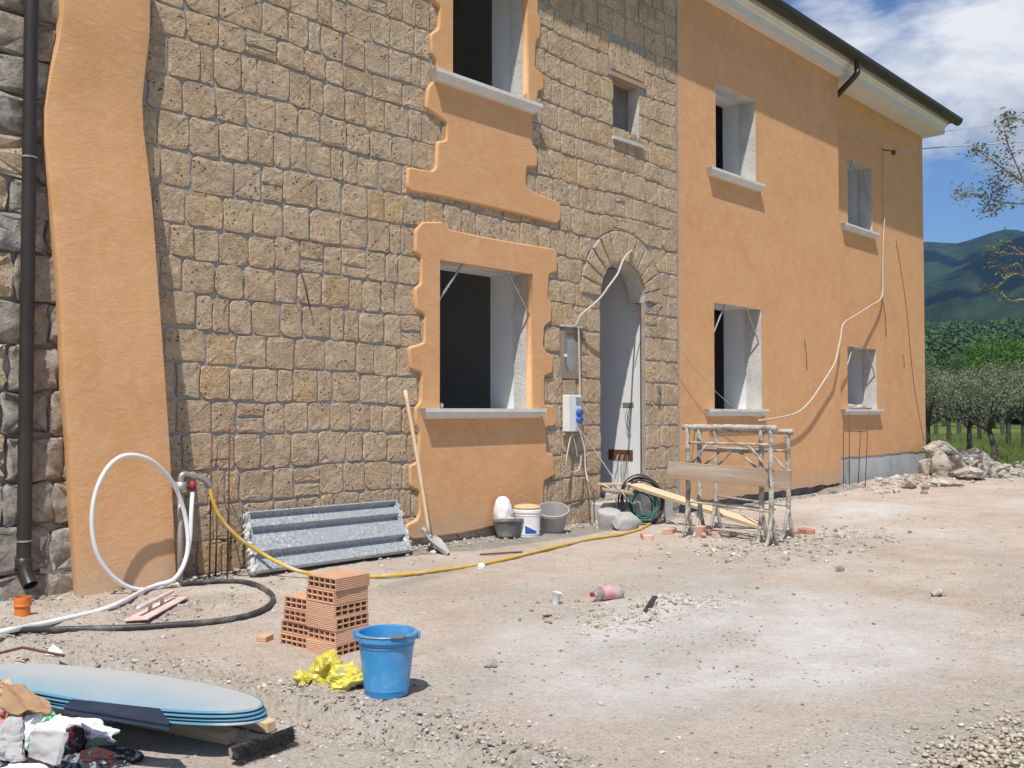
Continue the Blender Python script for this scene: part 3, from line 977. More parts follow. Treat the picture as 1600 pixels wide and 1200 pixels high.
    for i in range(len(x)):
        s = 0.006 + 0.010 * rg.uniform(0, 1) ** 1.8
        P.append((x[i], y[i], z[i] + s * .4))
        S.append(s)
        T.append(pal[rg.randint(4)] * rg.uniform(.85, 1.15))
    pebbles("river_pebbles", "bed of rounded tan river pebbles in the near corner of the yard", P, S, np.array(T), sub=2, seed=8)
scatter_loose()

# ------------------------------------------------------------------ the house
house = tag(empty("stone_house", (0, 0, 0)), "two storey farmhouse, tuff stone on the left and orange render on the right", "house")
RC = 0.25                                            # set-back of the far bay
XE = 20.35 * (7 + RC) / 7.3                          # far corner
WALL0, WALL1, STEP = 0.0, 10.7, 15.6
ZT = 6.95
DOOR = (9.03, 9.95)
DC, DZ, DR, DRO = 9.49, 2.66, 0.46, 0.83
OPEN = dict(w1=(6.41, 7.79, 1.31, 2.79), u1=(6.58, 7.73, 4.63, 6.15), sm=(9.29, 9.84, 4.62, 5.36),
            w2=(11.58, 12.9, 1.31, 2.79), u2=(11.65, 12.77, 4.62, 5.88))
_a = wl_(1324, 541, RC); _b = wl_(1369, 545, RC)
OPEN['w3'] = (_a.x, _b.x, 1.31, _a.z)
_a = wl_(1324, 246, RC); _b = wl_(1362, 262, RC); _c = wl_(1324, 353, RC)
OPEN['u3'] = (_a.x, _b.x, _c.z, _a.z)

def holed(x0, x1, z0, z1, holes, y0, y1, name, mats, parent, reveal=1, arch=None):
    """wall slab with rectangular openings; reveals take the second material"""
    xs = sorted({x0, x1} | {h[0] for h in holes} | {h[1] for h in holes})
    zs = sorted({z0, z1} | {h[2] for h in holes} | {h[3] for h in holes})
    xs = [x for x in xs if x0 <= x <= x1]
    zs = [z for z in zs if z0 <= z <= z1]
    inh = lambda x, z: any(h[0] < x < h[1] and h[2] < z < h[3] for h in holes)
    vs, fs, mi = [], [], []
    def quad(p, k):
        n = len(vs)
        vs.extend(p)
        fs.append((n, n + 1, n + 2, n + 3))
        mi.append(k)
    def solid(i, j):
        if i < 0 or j < 0 or i >= len(xs) - 1 or j >= len(zs) - 1:
            return None
        return not inh((xs[i] + xs[i + 1]) / 2, (zs[j] + zs[j + 1]) / 2)
    for i in range(len(xs) - 1):
        for j in range(len(zs) - 1):
            if not solid(i, j):
                continue
            a, b, c, d = xs[i], xs[i + 1], zs[j], zs[j + 1]
            quad([(a, y0, c), (b, y0, c), (b, y0, d), (a, y0, d)], 0)
            quad([(b, y1, c), (a, y1, c), (a, y1, d), (b, y1, d)], 0)
            for (ni, nj, q) in ((i - 1, j, [(a, y1, c), (a, y0, c), (a, y0, d), (a, y1, d)]), (i + 1, j, [(b, y0, c), (b, y1, c), (b, y1, d), (b, y0, d)]),
                                (i, j - 1, [(a, y1, c), (b, y1, c), (b, y0, c), (a, y0, c)]), (i, j + 1, [(a, y0, d), (b, y0, d), (b, y1, d), (a, y1, d)])):
                st = solid(ni, nj)
                if st is None:
                    quad(q, 0)
                elif st is False:
                    quad(q, reveal)
    if arch:                                          # fill the head of the rectangular hole above a half-round arch
        cx, cz, r, ztop = arch
        N = 20
        for k in range(N):
            a0, a1 = math.pi * (1 - k / N), math.pi * (1 - (k + 1) / N)
            p0 = (cx + r * math.cos(a0), cz + r * math.sin(a0))
            p1 = (cx + r * math.cos(a1), cz + r * math.sin(a1))
            quad([(p0[0], y0, p0[1]), (p1[0], y0, p1[1]), (p1[0], y0, ztop), (p0[0], y0, ztop)], 0)
            quad([(p1[0], y1, p1[1]), (p0[0], y1, p0[1]), (p0[0], y1, ztop), (p1[0], y1, ztop)], 0)
            quad([(p0[0], y1, p0[1]), (p1[0], y1, p1[1]), (p1[0], y0, p1[1]), (p0[0], y0, p0[1])], reveal)
    return mesh(name, vs, fs, mats, parent, midx=mi)

ztopd = DZ + DR + 0.03
stone_wall = holed(WALL0, WALL1, -0.4, ZT, [OPEN['w1'], OPEN['u1'], OPEN['sm'], (DOOR[0], DOOR[1] + .15, 0.22, ztopd)], 0.0, 0.24,
                   "stone_wall", ["mortar", "reveal_render"], house, arch=(DC, DZ, DR, ztopd))
stone_wall["label"] = "front wall of squared tan tuff blocks in grey mortar"
MB().box((DOOR[1], 0.0, 0.22), (DOOR[1] + .149, 0.075, ztopd)).build("door_jamb", "mortar", house)
MB().box((DOOR[1], 0.0, DZ), (DOOR[1] + .149, 0.235, ztopd - .002)).build("arch_haunch", "mortar", house)
MB().box((DOOR[1] + .118, 0.079, 0.225), (DOOR[1] + .148, 1.05, 3.15)).build("white_jamb", "white_plaster", house)
# inner leaf with the white plastered jambs
inner_holes = []
for k, (a, b, c, d) in OPEN.items():
    if k not in ('w3', 'u3', 'sm'):
        inner_holes.append((a - 0.05, b + 0.035, c - 0.01, d + 0.03))
inner_holes.append((9.25, 9.88, 4.60, 5.38))
inner_holes.append((DOOR[0] - 0.1, DOOR[1] + 0.149, 0.22, 3.16))
holed(WALL0, STEP - 0.02, -0.4, 3.5, [h for h in inner_holes if h[2] < 3.5], 0.246, 0.64, "inner_wall", ["white_plaster", "white_plaster"], house)
holed(WALL0, STEP - 0.02, 3.502, ZT - 0.01, [h for h in inner_holes if h[2] > 3.5], 0.246, 0.56, "inner_wall", ["white_plaster", "white_plaster"], house)
inner3 = []
for k in ('w3', 'u3'):
    a, b, c, d = OPEN[k]
    inner3.append((a - 0.05, b + 0.035, c - 0.01, d + 0.03))
holed(STEP - 0.015, XE - 0.02, -0.4, ZT - 0.012, inner3, RC + 0.246, RC + 0.66, "inner_wall", ["white_plaster", "white_plaster"], house)
# rooms, end wall, back wall
def room(x0, x1, z0, z1, y0=0.641):
    b = MB()
    y1 = 5.2
    b.add([(x0, y0, z0), (x1, y0, z0), (x1, y1, z0), (x0, y1, z0), (x0, y0, z1), (x1, y0, z1), (x1, y1, z1), (x0, y1, z1)],
          [(0, 1, 2, 3), (4, 7, 6, 5), (1, 5, 6, 2), (2, 6, 7, 3), (3, 7, 4, 0)])
    mesh("room_lining", b.v, b.f, "room_cement", house)
for a, b in ((4.6, 8.75), (8.85, 10.6), (10.75, 15.4)):
    room(a, b, 0.22, 3.35)
    room(a, b, 3.65, 6.85, 0.561)
room(15.75, XE - 0.3, 0.22, 3.35, RC + 0.661)
room(15.75, XE - 0.3, 3.65, 6.85, RC + 0.661)
MB().box((WALL0, 5.4, -0.4), (XE, 5.7, ZT - 0.02)).build("back_wall", "plaster", house)
MB().box((XE - 0.28, RC + 0.67, -0.4), (XE, 5.39, ZT - 0.02)).build("end_wall", "plaster", house)
MB().box((WALL0 - 0.3, 0.02, -0.4), (WALL0 - 0.002, 5.39, ZT - 0.02)).build("end_wall", "mortar", house)

# rendered bays with an uneven lower edge
def bay(x0, x1, yf, thick, holes, zb, name, seed):
    o = holed(x0, x1, zb, ZT, holes, yf, yf + thick, name, ["plaster", "reveal_render"], house)
    vs, fs = [], []
    n = 120
    for i in range(n + 1):
        x = x0 + (x1 - x0) * i / n
        d = 0.05 + 0.05 * float(fbm(x * 4 + seed, 3.0, 4)) + 0.02 * float(fbm(x * 19 + seed, 5.0, 2))
        vs += [(x, yf, zb), (x, yf, zb - d), (x, yf + thick, zb - d), (x, yf + thick, zb)]
    for i in range(n):
        for k in range(3):
            fs.append((i * 4 + k, i * 4 + k + 1, i * 4 + k + 5, i * 4 + k + 4))
    mesh("plaster_edge", vs, fs, "plaster", o)
    return o
bay2 = bay(WALL1 + 0.004, STEP, -0.012, 0.25, [OPEN['w2'], OPEN['u2']], 0.16, "plaster_bay", 1.0)
bay3 = bay(STEP - 0.02, XE, RC, 0.245, [OPEN['w3'], OPEN['u3']], 0.55, "plaster_bay", 8.0)
MB().box((STEP - 0.24, 0.2402, -0.1), (STEP - 0.001, RC + 0.24, ZT - 0.004)).build("plaster_return", "plaster", house)
MB().box((WALL1 + 0.004, 0.03, -0.45), (STEP - 0.01, 0.24, 0.2)).build("foundation", "foundation", house)
MB().box((STEP - 0.01, RC + 0.012, -0.4), (XE - 0.006, RC + 0.24, 0.6)).build("cement_plinth", "cement_render", house)
MB().box((WALL1 - 0.03, -0.016, 0.05), (WALL1 + 0.0035, 0.02, ZT)).build("mortar_joint", "mortar", house)

# individual stones ---------------------------------------------------------
rows = [wl_(500, y).z for y in (35, 86, 127, 181, 228, 279, 330, 380, 427, 477, 529, 579, 630, 677, 729, 776, 826, 872)]
rows = [rows[0] + 0.285 * k for k in range(9, 0, -1)] + rows
ROWS = [(rows[i + 1], rows[i]) for i in range(len(rows) - 1)]
BLOCK = [OPEN['w1'], OPEN['u1'], OPEN['sm'], (wl_(876, 511).x - .02, wl_(905, 592).x + .02, wl_(905, 592).z, wl_(876, 511).z + .03)]
def stone_shape(pts, rg, proud=0.024, y0=0.02):
    """closed outline (x, z) to a pillow of stone standing proud of the mortar"""
    n = len(pts)
    cx = sum(p[0] for p in pts) / n
    cz = sum(p[1] for p in pts) / n
    vs, fs = [], []
    def ring(k, y, j):
        for p in pts:
            dx, dz = cx - p[0], cz - p[1]
            L = math.hypot(dx, dz) or 1
            q = min(k, L * 0.6)
            vs.append((p[0] - cx + dx / L * q + rg.uniform(-j, j), y + rg.uniform(-j, j) * 0.8, p[1] - cz + dz / L * q + rg.uniform(-j, j)))
    ring(0, y0, 0)
    ring(0, -proud * 0.6, 0.0015)
    ring(0.006, -proud * 0.92, 0.002)
    ring(0.035, -proud, 0.0045)
    for a in range(3):
        for i in range(n):
            j = (i + 1) % n
            fs.append((a * n + i, a * n + j, (a + 1) * n + j, (a + 1) * n + i))
    vs.append((0, -proud * rg.uniform(0.8, 1.15), 0))
    for i in range(n):
        fs.append((3 * n + i, 3 * n + (i + 1) % n, 4 * n))
    return vs, fs, cx, cz
def block_outline(x0, x1, z0, z1, rg, jit=0.009, cr=0.035):
    w, h = x1 - x0, z1 - z0
    c = [min(w, h) * rg.choice((0.05, 0.07, 0.09, 0.13, 0.22)) + 0.004 for _ in range(4)]
    j = lambda: rg.uniform(-jit, jit)
    P = [(x0 + c[0], z0 + j() * .6), (x0 + w * .5, z0 + j()), (x1 - c[1], z0 + j() * .6), (x1 - c[1] * .3, z0 + c[1] * .3), (x1 + j() * .6, z0 + c[1]), (x1 + j(), z0 + h * .5), (x1 + j() * .6, z1 - c[2]),
         (x1 - c[2] * .3, z1 - c[2] * .3), (x1 - c[2], z1 + j() * .6), (x0 + w * .5, z1 + j()), (x0 + c[3], z1 + j() * .6), (x0 + c[3] * .3, z1 - c[3] * .3), (x0 + j() * .6, z1 - c[3]), (x0 + j(), z0 + h * .5), (x0 + j() * .6, z0 + c[0]), (x0 + c[0] * .3, z0 + c[0] * .3)]
    return P
stones = []
rg = random.Random(77)
def warp(x, z):                                       # courses are not quite level
    return z + 0.018 * math.sin(x * 1.3 + z * 2.1) + 0.012 * math.sin(x * 3.7 + z)
def covered(x, z):
    for a, b, c, d in BLOCK:
        if a - 0.01 < x < b + 0.01 and c - 0.01 < z < d + 0.01:
            return True
    return False
def lay(x0, x1, rows_, wmin, wmax, mat, left=False):
    for (z0, z1) in rows_:
        x = x0 + rg.uniform(-0.1, 0.0)
        segs = []
        cuts = [] if left else [(a, b) for a, b, c, d in BLOCK if c - 0.02 < (z0 + z1) / 2 < d + 0.02]
        zc = (z0 + z1) / 2
        if not left:
            if 0.2 < zc < DZ:
                cuts.append((DOOR[0], DOOR[1]))
            elif DZ <= zc < DZ + DRO:
                hw = math.sqrt(max(0, DRO ** 2 - (zc - DZ) ** 2))
                cuts.append((DC - hw, DC + hw))
            if 5.36 < zc < 5.78:
                cuts.append((9.2, 9.95))
        cuts.sort()
        cur = x
        for a, b in cuts:
            segs.append((cur, a))
            cur = b
        segs.append((cur, x1))
        for s0, s1 in segs:
            L = s1 - s0
            if L < 0.08:
                continue
            ws = []
            t = 0
            while t < L - 0.1:
                k = rg.random()
                w = rg.uniform(wmin, wmax) * (0.62 if k < 0.17 else 1.32 if k > 0.9 else 1)
                ws.append(w)
                t += w
            f = L / t
            xx = s0
            for w in ws:
                w *= f
                g = rg.uniform(0.005, 0.0105)
                a, b = xx + g, xx + w - g
                zl = warp(xx, z0) + rg.uniform(0.005, 0.0125)
                zh = warp(xx, z1) - rg.uniform(0.005, 0.0125)
                xx += w
                if b - a < 0.05:
                    continue
                pieces = [(a, b, zl, zh)]
                if rg.random() < 0.04 and w > 0.2:
                    zm = zl + (zh - zl) * rg.uniform(.35, .65)
                    pieces = [(a, b, zl, zm - .012), (a, b, zm + .012, zh)]
                for (a, b, zl_, zh_) in pieces:
                    P = block_outline(a, b, zl_, zh_, rg, 0.011 if not left else 0.028)
                    if not left:                      # trim against the arch ring
                        Q = []
                        for p in P:
                            dx, dz = p[0] - DC, p[1] - DZ
                            r = math.hypot(dx, dz)
                            if dz > -0.05 and r < DRO + 0.02:
                                k = (DRO + 0.02) / max(r, 0.05)
                                p = (DC + dx * k, DZ + dz * k)
                            Q.append(p)
                        P = Q
                    stones.append((P, mat, 0.045 if left else rg.uniform(0.008, 0.021)))
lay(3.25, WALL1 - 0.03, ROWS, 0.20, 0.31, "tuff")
lrows = []
z = -0.12
while z < 4.9:
    h = rg.uniform(0.24, 0.36)
    lrows.append((z, z + h))
    z += h
lay(1.6, 3.1, lrows, 0.3, 0.52, "rubble_stone", left=True)
# door voussoirs and the fan over the small window
nv = 13
for k in range(nv):
    a0 = math.pi * k / nv + 0.012
    a1 = math.pi * (k + 1) / nv - 0.012
    P = []
    for r, aa in ((DR + .004, (a0, (a0 + a1) / 2, a1)), ((DR + DRO) / 2, (a1,)), (DRO - .006, (a1, (a0 + a1) / 2, a0)), ((DR + DRO) / 2, (a0,))):
        for a in aa:
            P.append((DC + (r + rg.uniform(-.006, .006)) * math.cos(a), DZ + (r + rg.uniform(-.006, .006)) * math.sin(a)))
    stones.append((P[::-1] if False else P, "tuff", 0.024))
for k in range(6):
    xa = 9.215 + k * 0.123
    xm = 9.57
    top = lambda x: 5.74 + 0.07 * (1 - ((x - xm) / 0.4) ** 2)
    lo = lambda x: xm + (x - xm) * 0.92
    stones.append(([(lo(xa) + .008, 5.44), (lo(xa + .06), 5.44), (lo(xa + .115), 5.44), (xa + .118, 5.6), (xa + .118, top(xa + .118)), (xa + .06, top(xa + .06)), (xa + .008, top(xa + .008)), (xa + .006, 5.6)], "tuff", 0.02))
vis = []
for P, mat, pr in stones:
    cx = sum(p[0] for p in P) / len(P)
    cz = sum(p[1] for p in P) / len(P)
    px, py, w = pj((cx, 0, cz))
    if py < -90 or cz < -0.12 or px < -260:
        continue
    if 2.98 < cx < 3.35 and cz < 4.2:                 # behind the buttress
        continue
    qs = [pj((p[0], 0, p[1])) for p in P]
    w_ = max(q[0] for q in qs) - min(q[0] for q in qs)
    h_ = max(q[1] for q in qs) - min(q[1] for q in qs)
    inside = px > -5 and py > -25
    vis.append(((w_ * h_) * (1 if inside else 0.01), P, mat, pr))
vis.sort(key=lambda t: -t[0])
# stones wholly behind the orange surrounds show nothing
def inpoly(x, z, poly):
    c = False
    n = len(poly)
    for i in range(n):
        x1, z1 = poly[i]
        x2, z2 = poly[(i + 1) % n]
        if (z1 > z) != (z2 > z) and x < (x2 - x1) * (z - z1) / (z2 - z1) + x1:
            c = not c
    return c
SUR1 = [(657, 347), (689, 347), (695, 358), (745, 369), (800, 379), (862, 389), (867, 394), (867, 425), (854, 429), (852, 465), (858, 472), (858, 502), (847, 510), (845, 540), (850, 550), (860, 555), (860, 582), (847, 588), (847, 632), (862, 634), (865, 655), (863, 666), (850, 667), (850, 707), (861, 710), (863, 742), (846, 752), (845, 803), (800, 814), (760, 824), (720, 833), (670, 840), (640, 843), (629, 832), (632, 819), (648, 812), (652, 800), (651, 768), (637, 760), (636, 727), (649, 722), (652, 675), (646, 662), (645, 637), (654, 627), (655, 583), (638, 577), (635, 543), (659, 536), (660, 492), (647, 485), (645, 450), (654, 444), (654, 402), (645, 395), (646, 360)]
SUR2 = [(837, -70), (837, 25), (841, 28), (841, 60), (834, 65), (832, 107), (846, 117), (846, 141), (836, 145), (836, 172), (828, 184), (828, 226), (836, 234), (836, 262), (819, 261), (818, 291), (830, 301), (872, 317), (873, 344), (866, 351), (818, 338), (750, 322), (690, 309), (636, 300), (632, 290), (634, 262), (672, 268), (678, 262), (680, 222), (694, 220), (694, 193), (662, 170), (665, 138), (680, 120), (678, 95), (670, 85), (669, 55), (682, 45), (684, 12), (672, 2), (672, -70)]
sur1 = [(wl_(*p).x, wl_(*p).z) for p in SUR1]
sur2 = [(wl_(*p).x, wl_(*p).z) for p in SUR2]
rest = MB()
rest_mats = []
cnt = 0
for area, P, mat, pr in vis:
    if all(inpoly(p[0], p[1], sur1) for p in P) or all(inpoly(p[0], p[1], sur2) for p in P):
        continue
    vs, fs, cx, cz = stone_shape(P, rg, pr)
    if mat == "rubble_stone":                          # rough hammered faces
        vs = [(v[0] + rg.uniform(-.01, .01), v[1] + rg.uniform(-.016, .016), v[2] + rg.uniform(-.01, .01)) for v in vs]
    if cnt < 300:
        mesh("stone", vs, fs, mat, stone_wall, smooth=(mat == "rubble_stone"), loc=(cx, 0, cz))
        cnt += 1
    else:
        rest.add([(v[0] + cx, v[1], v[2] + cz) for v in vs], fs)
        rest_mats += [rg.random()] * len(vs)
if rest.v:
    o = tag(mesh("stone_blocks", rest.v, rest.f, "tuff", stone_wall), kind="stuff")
    ca = o.data.color_attributes.new("tint", 'FLOAT_COLOR', 'POINT')
    ca.data.foreach_set("color", np.repeat(np.array(rest_mats), 4).astype(np.float32))
print("stones", cnt, len(vis))

# raised orange surrounds -----------------------------------------------------
def chaikin(P, k=1, q=0.22):
    for _ in range(k):
        out = []
        n = len(P)
        for i in range(n):
            a, b = P[i], P[(i + 1) % n]
            L = math.hypot(b[0] - a[0], b[1] - a[1])
            t = min(q, 0.016 / max(L, 1e-6))
            out.append((a[0] + (b[0] - a[0]) * t, a[1] + (b[1] - a[1]) * t))
            out.append((b[0] + (a[0] - b[0]) * t, b[1] + (a[1] - b[1]) * t))
        P = out
    return P
def raised(outer, hole, name, thick, parent):
    P = chaikin(outer, 2)
    n = len(P)
    area = sum(P[i][0] * P[(i + 1) % n][1] - P[(i + 1) % n][0] * P[i][1] for i in range(n))
    if area < 0:
        P = P[::-1]
    nor = []
    for i in range(n):
        a, b, c = P[i - 1], P[i], P[(i + 1) % n]
        e = Vector((c[0] - a[0], c[1] - a[1]))
        e = e.normalized() if e.length > 1e-9 else Vector((1, 0))
        nor.append((-e.y, e.x))
    prof = [(-0.004, 0.01), (0.0, -thick * 0.45), (0.003, -thick * 0.75), (0.009, -thick * 0.94), (0.018, -thick)]
    vs, fs = [], []
    for ins, y in prof:
        for p, q in zip(P, nor):
            vs.append((p[0] + q[0] * ins, y, p[1] + q[1] * ins))
    for a in range(len(prof) - 1):
        for i in range(n):
            j = (i + 1) % n
            fs.append((a * n + i, a * n + j, (a + 1) * n + j, (a + 1) * n + i))
    base = (len(prof) - 1) * n
    loop = [Vector((vs[base + i][0], vs[base + i][2], 0)) for i in range(n)]
    hx0, hx1, hz0, hz1 = hole
    H = [Vector((hx0, hz0, 0)), Vector((hx0, hz1, 0)), Vector((hx1, hz1, 0)), Vector((hx1, hz0, 0))]
    tri = tessellate_polygon([loop, H])
    h0 = len(vs)
    for h in H:
        vs.append((h.x, -thick, h.y))
    for h in H:
        vs.append((h.x, 0.05, h.y))
    mp_ = lambda i: base + i if i < n else h0 + i - n
    for t in tri:
        fs.append(tuple(mp_(i) for i in t))
    for i in range(4):
        j = (i + 1) % 4
        fs.append((h0 + i, h0 + j, h0 + 4 + j, h0 + 4 + i))
    o = mesh(name, vs, fs, "plaster", parent)
    bm = bmesh.new()
    bm.from_mesh(o.data)
    bmesh.ops.recalc_face_normals(bm, faces=bm.faces)
    bm.to_mesh(o.data)
    bm.free()
    for pg in o.data.polygons:
        pg.use_smooth = len(pg.vertices) == 4 and abs(pg.normal.y) < 0.985
    return o
TP = 0.042
a, b, c, d = OPEN['w1']
raised(sur1, (a + .004, b - .004, c, d - .004), "plaster_surround", TP, house)
a, b, c, d = OPEN['u1']
raised(sur2, (a + .004, b - .004, c, d - .004), "plaster_surround", TP, house)

# sills, braces -----------------------------------------------------------------
def sill(x0, x1, z, yf, dep, mat="sill_stone", plain=False):
    """moulded sill: slab nose over a cove, ends cut back"""
    b = MB()
    prof = [(0.2, 0.0), (-dep, 0.0), (-dep, -0.035), (-dep + .018, -0.045), (-dep + .03, -0.075), (-dep * .45, -0.098), (0.02, -0.105), (0.2, -0.105)]
    if plain:
        prof = [(0.2, 0.0), (-dep, 0.0), (-dep, -0.04), (0.2, -0.04)]
    n = len(prof)
    vs = []
    for s, x in ((1, x0), (-1, x1)):
        for (y, z_) in prof:
            back = 0.0 if (plain or z_ > -0.04) else (abs(z_) - 0.035) * 0.8
            vs.append((x + s * back, yf + y, z + z_))
    fs = [tuple(range(n)), tuple(range(2 * n - 1, n - 1, -1))] + [(i, n + i, n + (i + 1) % n, (i + 1) % n) for i in range(n)]
    b.add(vs, fs)
    return b.build("window_sill", mat, house)
a = wl_(662, 641, -.11); b = wl_(851, 641, -.11)
sill(a.x, b.x, 1.318, -TP, 0.10)
a = wl_(679, 121, -.11); b = wl_(845, 176, -.11)
sill(a.x, b.x, 4.645, -TP, 0.10)
a = wl_(1106, 641, -.08); b = wl_(1199, 641, -.08)
sill(a.x, b.x, 1.318, -0.012, 0.10)
a = wl_(1110, 267, -.08); b = wl_(1193, 293, -.08)
sill(a.x, b.x, 4.635, -0.012, 0.10)
a = wl_(1320, 641, RC - .08); b = wl_(1380, 641, RC - .08)
sill(a.x, b.x, 1.318, RC, 0.10)
a = wl_(1320, 353, RC - .08); b = wl_(1373, 372, RC - .08)
sill(a.x, b.x, OPEN['u3'][2] + .012, RC, 0.10)
sill(9.27, 9.90, 4.625, 0.0, 0.05, "cement_render", plain=True)
MB().bbox((9.20, -0.035, 5.355), (9.96, 0.235, 5.41), .004).build("wooden_lintel", "weathered_plank", house)
for key, yf, le, ri in (('w1', -0.02, (.37, .45), (.37, .45)), ('w2', 0.0, (.36, .50), (.36, .50)), ('w3', RC, (.30, .42), (.36, .5)), ('u3', RC, (.28, .45), (.36, .6))):
    x0, x1, z0, z1 = OPEN[key]
    for xa, sg, (dx, dz) in ((x0, 1, le), (x1, -1, ri)):
        MB().tube([(xa - sg * .004, yf + .03, z1 - dz), (xa + sg * dx, yf + .03, z1 + .004)], 0.012, 6).build("brace", "galvanised_fitting", house)
MB().box((9.292, 0.17, 4.627), (9.838, 0.20, 5.353)).build("interior_shade_panel", "foundation", house)  # dark panel stands in for the shaded room behind the small window
# eaves, gutter, roof ----------------------------------------------------------
X0E, X1E = -0.6, XE + 0.35
def run(prof, name, mat, x0=X0E, x1=X1E, smooth=False):
    b = MB()
    b.prism([(x0, y, z) for y, z in prof], (x1 - x0, 0, 0))
    o = b.build(name, mat, house)
    return auto_smooth(o, 40) if smooth else o
XC = XE + 0.12
run([(0.6, ZT + .001), (-0.16, ZT + .001), (-0.16, ZT + .12), (-0.185, ZT + .14), (-0.20, ZT + .17), (-0.24, ZT + .18), (-0.24, ZT + .26), (0.6, ZT + .26)], "cornice", "cornice_paint", x1=XC)
gut = []
for k in range(13):
    t = math.pi + math.pi * k / 12
    gut.append((-0.345 + 0.10 * math.cos(t), ZT + 0.32 + 0.13 * math.sin(t)))
for k in range(12, -1, -1):
    t = math.pi + math.pi * k / 12
    gut.append((-0.345 + 0.094 * math.cos(t), ZT + 0.322 + 0.122 * math.sin(t)))
run(gut, "gutter", "dark_copper", smooth=True)
rise = math.tan(R_(17))
roofp = [(-0.36, ZT + .325), (5.9 / 2, ZT + .325 + (2.95 + .36) * rise), (6.1, ZT + .325 - .05), (6.1, ZT + .20), (2.95, ZT + .16 + (2.95 + .36) * rise), (-0.2, ZT + .262), (-0.36, ZT + .30)]
roof = run(roofp, "roof", "roof_tile")
b = MB()
x = X0E
while x < X1E - 0.1:                                   # ends of the round tiles along the eave
    prof = [(x + 0.085 + 0.085 * math.cos(math.pi * k / 6), 0.05 * math.sin(math.pi * k / 6)) for k in range(7)]
    b.prism([(p[0], -0.34, ZT + .30 + p[1]) for p in prof], (0, 3.2, 3.2 * rise))
    x += 0.21
b.build("cover_tiles", "roof_tile", roof)["kind"] = "stuff"
# downpipe in the inner corner of the set-back bay
g0 = wl_(1335, 98, -0.30)
MB().tube([(g0.x, -0.345, ZT + .22), (g0.x, -0.345, ZT + .06), (g0.x - .02, -0.32, ZT - .04), (STEP + .13, RC - .12, ZT - .32), (STEP + .12, RC - .09, ZT - .45), (STEP + .12, RC - .09, 0.05)], 0.05, 10, smooth=4).build("downpipe", "dark_copper", house, smooth=True)
# downpipe on the left
dpx = wl_(45, 300, -0.09).x
pipe = MB().tube([(dpx, -0.09, 7.0), (dpx, -0.09, 0.42), (dpx, -0.09, 0.30), (dpx + .0, -0.12, 0.20), (dpx + .01, -0.19, 0.12)], 0.047, 14, cap=False).build("downpipe", "dark_copper", house, smooth=True)
pipe["label"] = "dark brown round downpipe on the left of the buttress"
for zc in (wl_(40, 245, -.09).z, wl_(37, 845, -.09).z):
    b = MB()
    b.lathe([(0.048, -.006), (0.0515, -.006), (0.0515, .006), (0.048, .006)], 20, Matrix.Translation((dpx, -0.09, zc)))
    b.box((dpx - .075, -0.096, zc - .006), (dpx - .05, -0.084, zc + .006))
    b.box((dpx - .006, -0.034, zc - .008), (dpx + .006, 0.02, zc + .008))
    b.build("pipe_bracket", "galvanised_fitting", pipe)
b = MB()
b.lathe([(0.0485, wl_(37, 885, -.09).z - .03), (0.0545, wl_(37, 885, -.09).z - .028), (0.0545, wl_(37, 885, -.09).z + .06), (0.0485, wl_(37, 885, -.09).z + .062)], 20, Matrix.Translation((dpx, -0.09, 0)))
b.build("pipe_collar", "dark_copper", pipe, smooth=True)

# leaning orange buttress -----------------------------------------------------
LFT = [(940, 112), (820, 104), (700, 98), (600, 90), (450, 84), (300, 70), (220, 61), (170, 60), (120, 68), (60, 82), (20, 87), (-20, 88), (-90, 88)]
RGT = [(940, 277), (820, 272), (700, 266), (600, 260), (450, 250), (300, 240), (220, 232), (170, 226), (120, 224), (60, 230), (20, 235), (-20, 236), (-90, 236)]
QD = [.31, .29, .265, .245, .20, .15, .12, .105, .10, .11, .12, .12, .12]
vs, fs = [], []
cols = 14
for (yl, xl), (yr, xr), q in zip(LFT, RGT, QD):
    W0 = wl_(xl, yl, 0.0)
    L = wl_(xl + 11, yl, -q)
    Rr = wl_(xr, yr, -q)
    z = L.z
    r = min(0.018, q * 0.3)
    mixx = lambda k: L.x + (W0.x - L.x) * k
    pts = [(W0.x + (W0.x - L.x) * .2, 0.03), (mixx(.6), -q * .4), (mixx(.06), -q + r * .7), (L.x + r * .35, -q + r * .2)]
    for k in range(1, cols):
        t = k / cols
        pts.append((L.x + r * .8 + (Rr.x - L.x - 1.6 * r) * t, -q - 0.004 * float(fbm(t * 4, z * 1.5, 2))))
    pts += [(Rr.x - r * .3, -q + r * .2), (Rr.x, -q + r * .8), (Rr.x + .01, -q + .06), (Rr.x + .012, 0.03)]
    vs += [(p[0], p[1], z) for p in pts]
npt = cols + 7
for i in range(len(LFT) - 1):
    for k in range(npt - 1):
        fs.append((i * npt + k, i * npt + k + 1, (i + 1) * npt + k + 1, (i + 1) * npt + k))
o = mesh("buttress", vs, fs, "plaster", house)
o["label"] = "leaning orange rendered buttress with a wavy upper outline"
bm = bmesh.new(); bm.from_mesh(o.data)
bmesh.ops.subdivide_edges(bm, edges=[e for e in bm.edges if abs(e.verts[0].co.z - e.verts[1].co.z) > .02], cuts=2, smooth=0.0, use_grid_fill=True)
bmesh.ops.recalc_face_normals(bm, faces=bm.faces); bm.to_mesh(o.data); bm.free()
auto_smooth(o, 38)
# rough cement foot left of the buttress
MB().box((2.66, -0.035, -0.3), (2.93, 0.02, 0.42)).build("cement_patch", "cement_render", house)

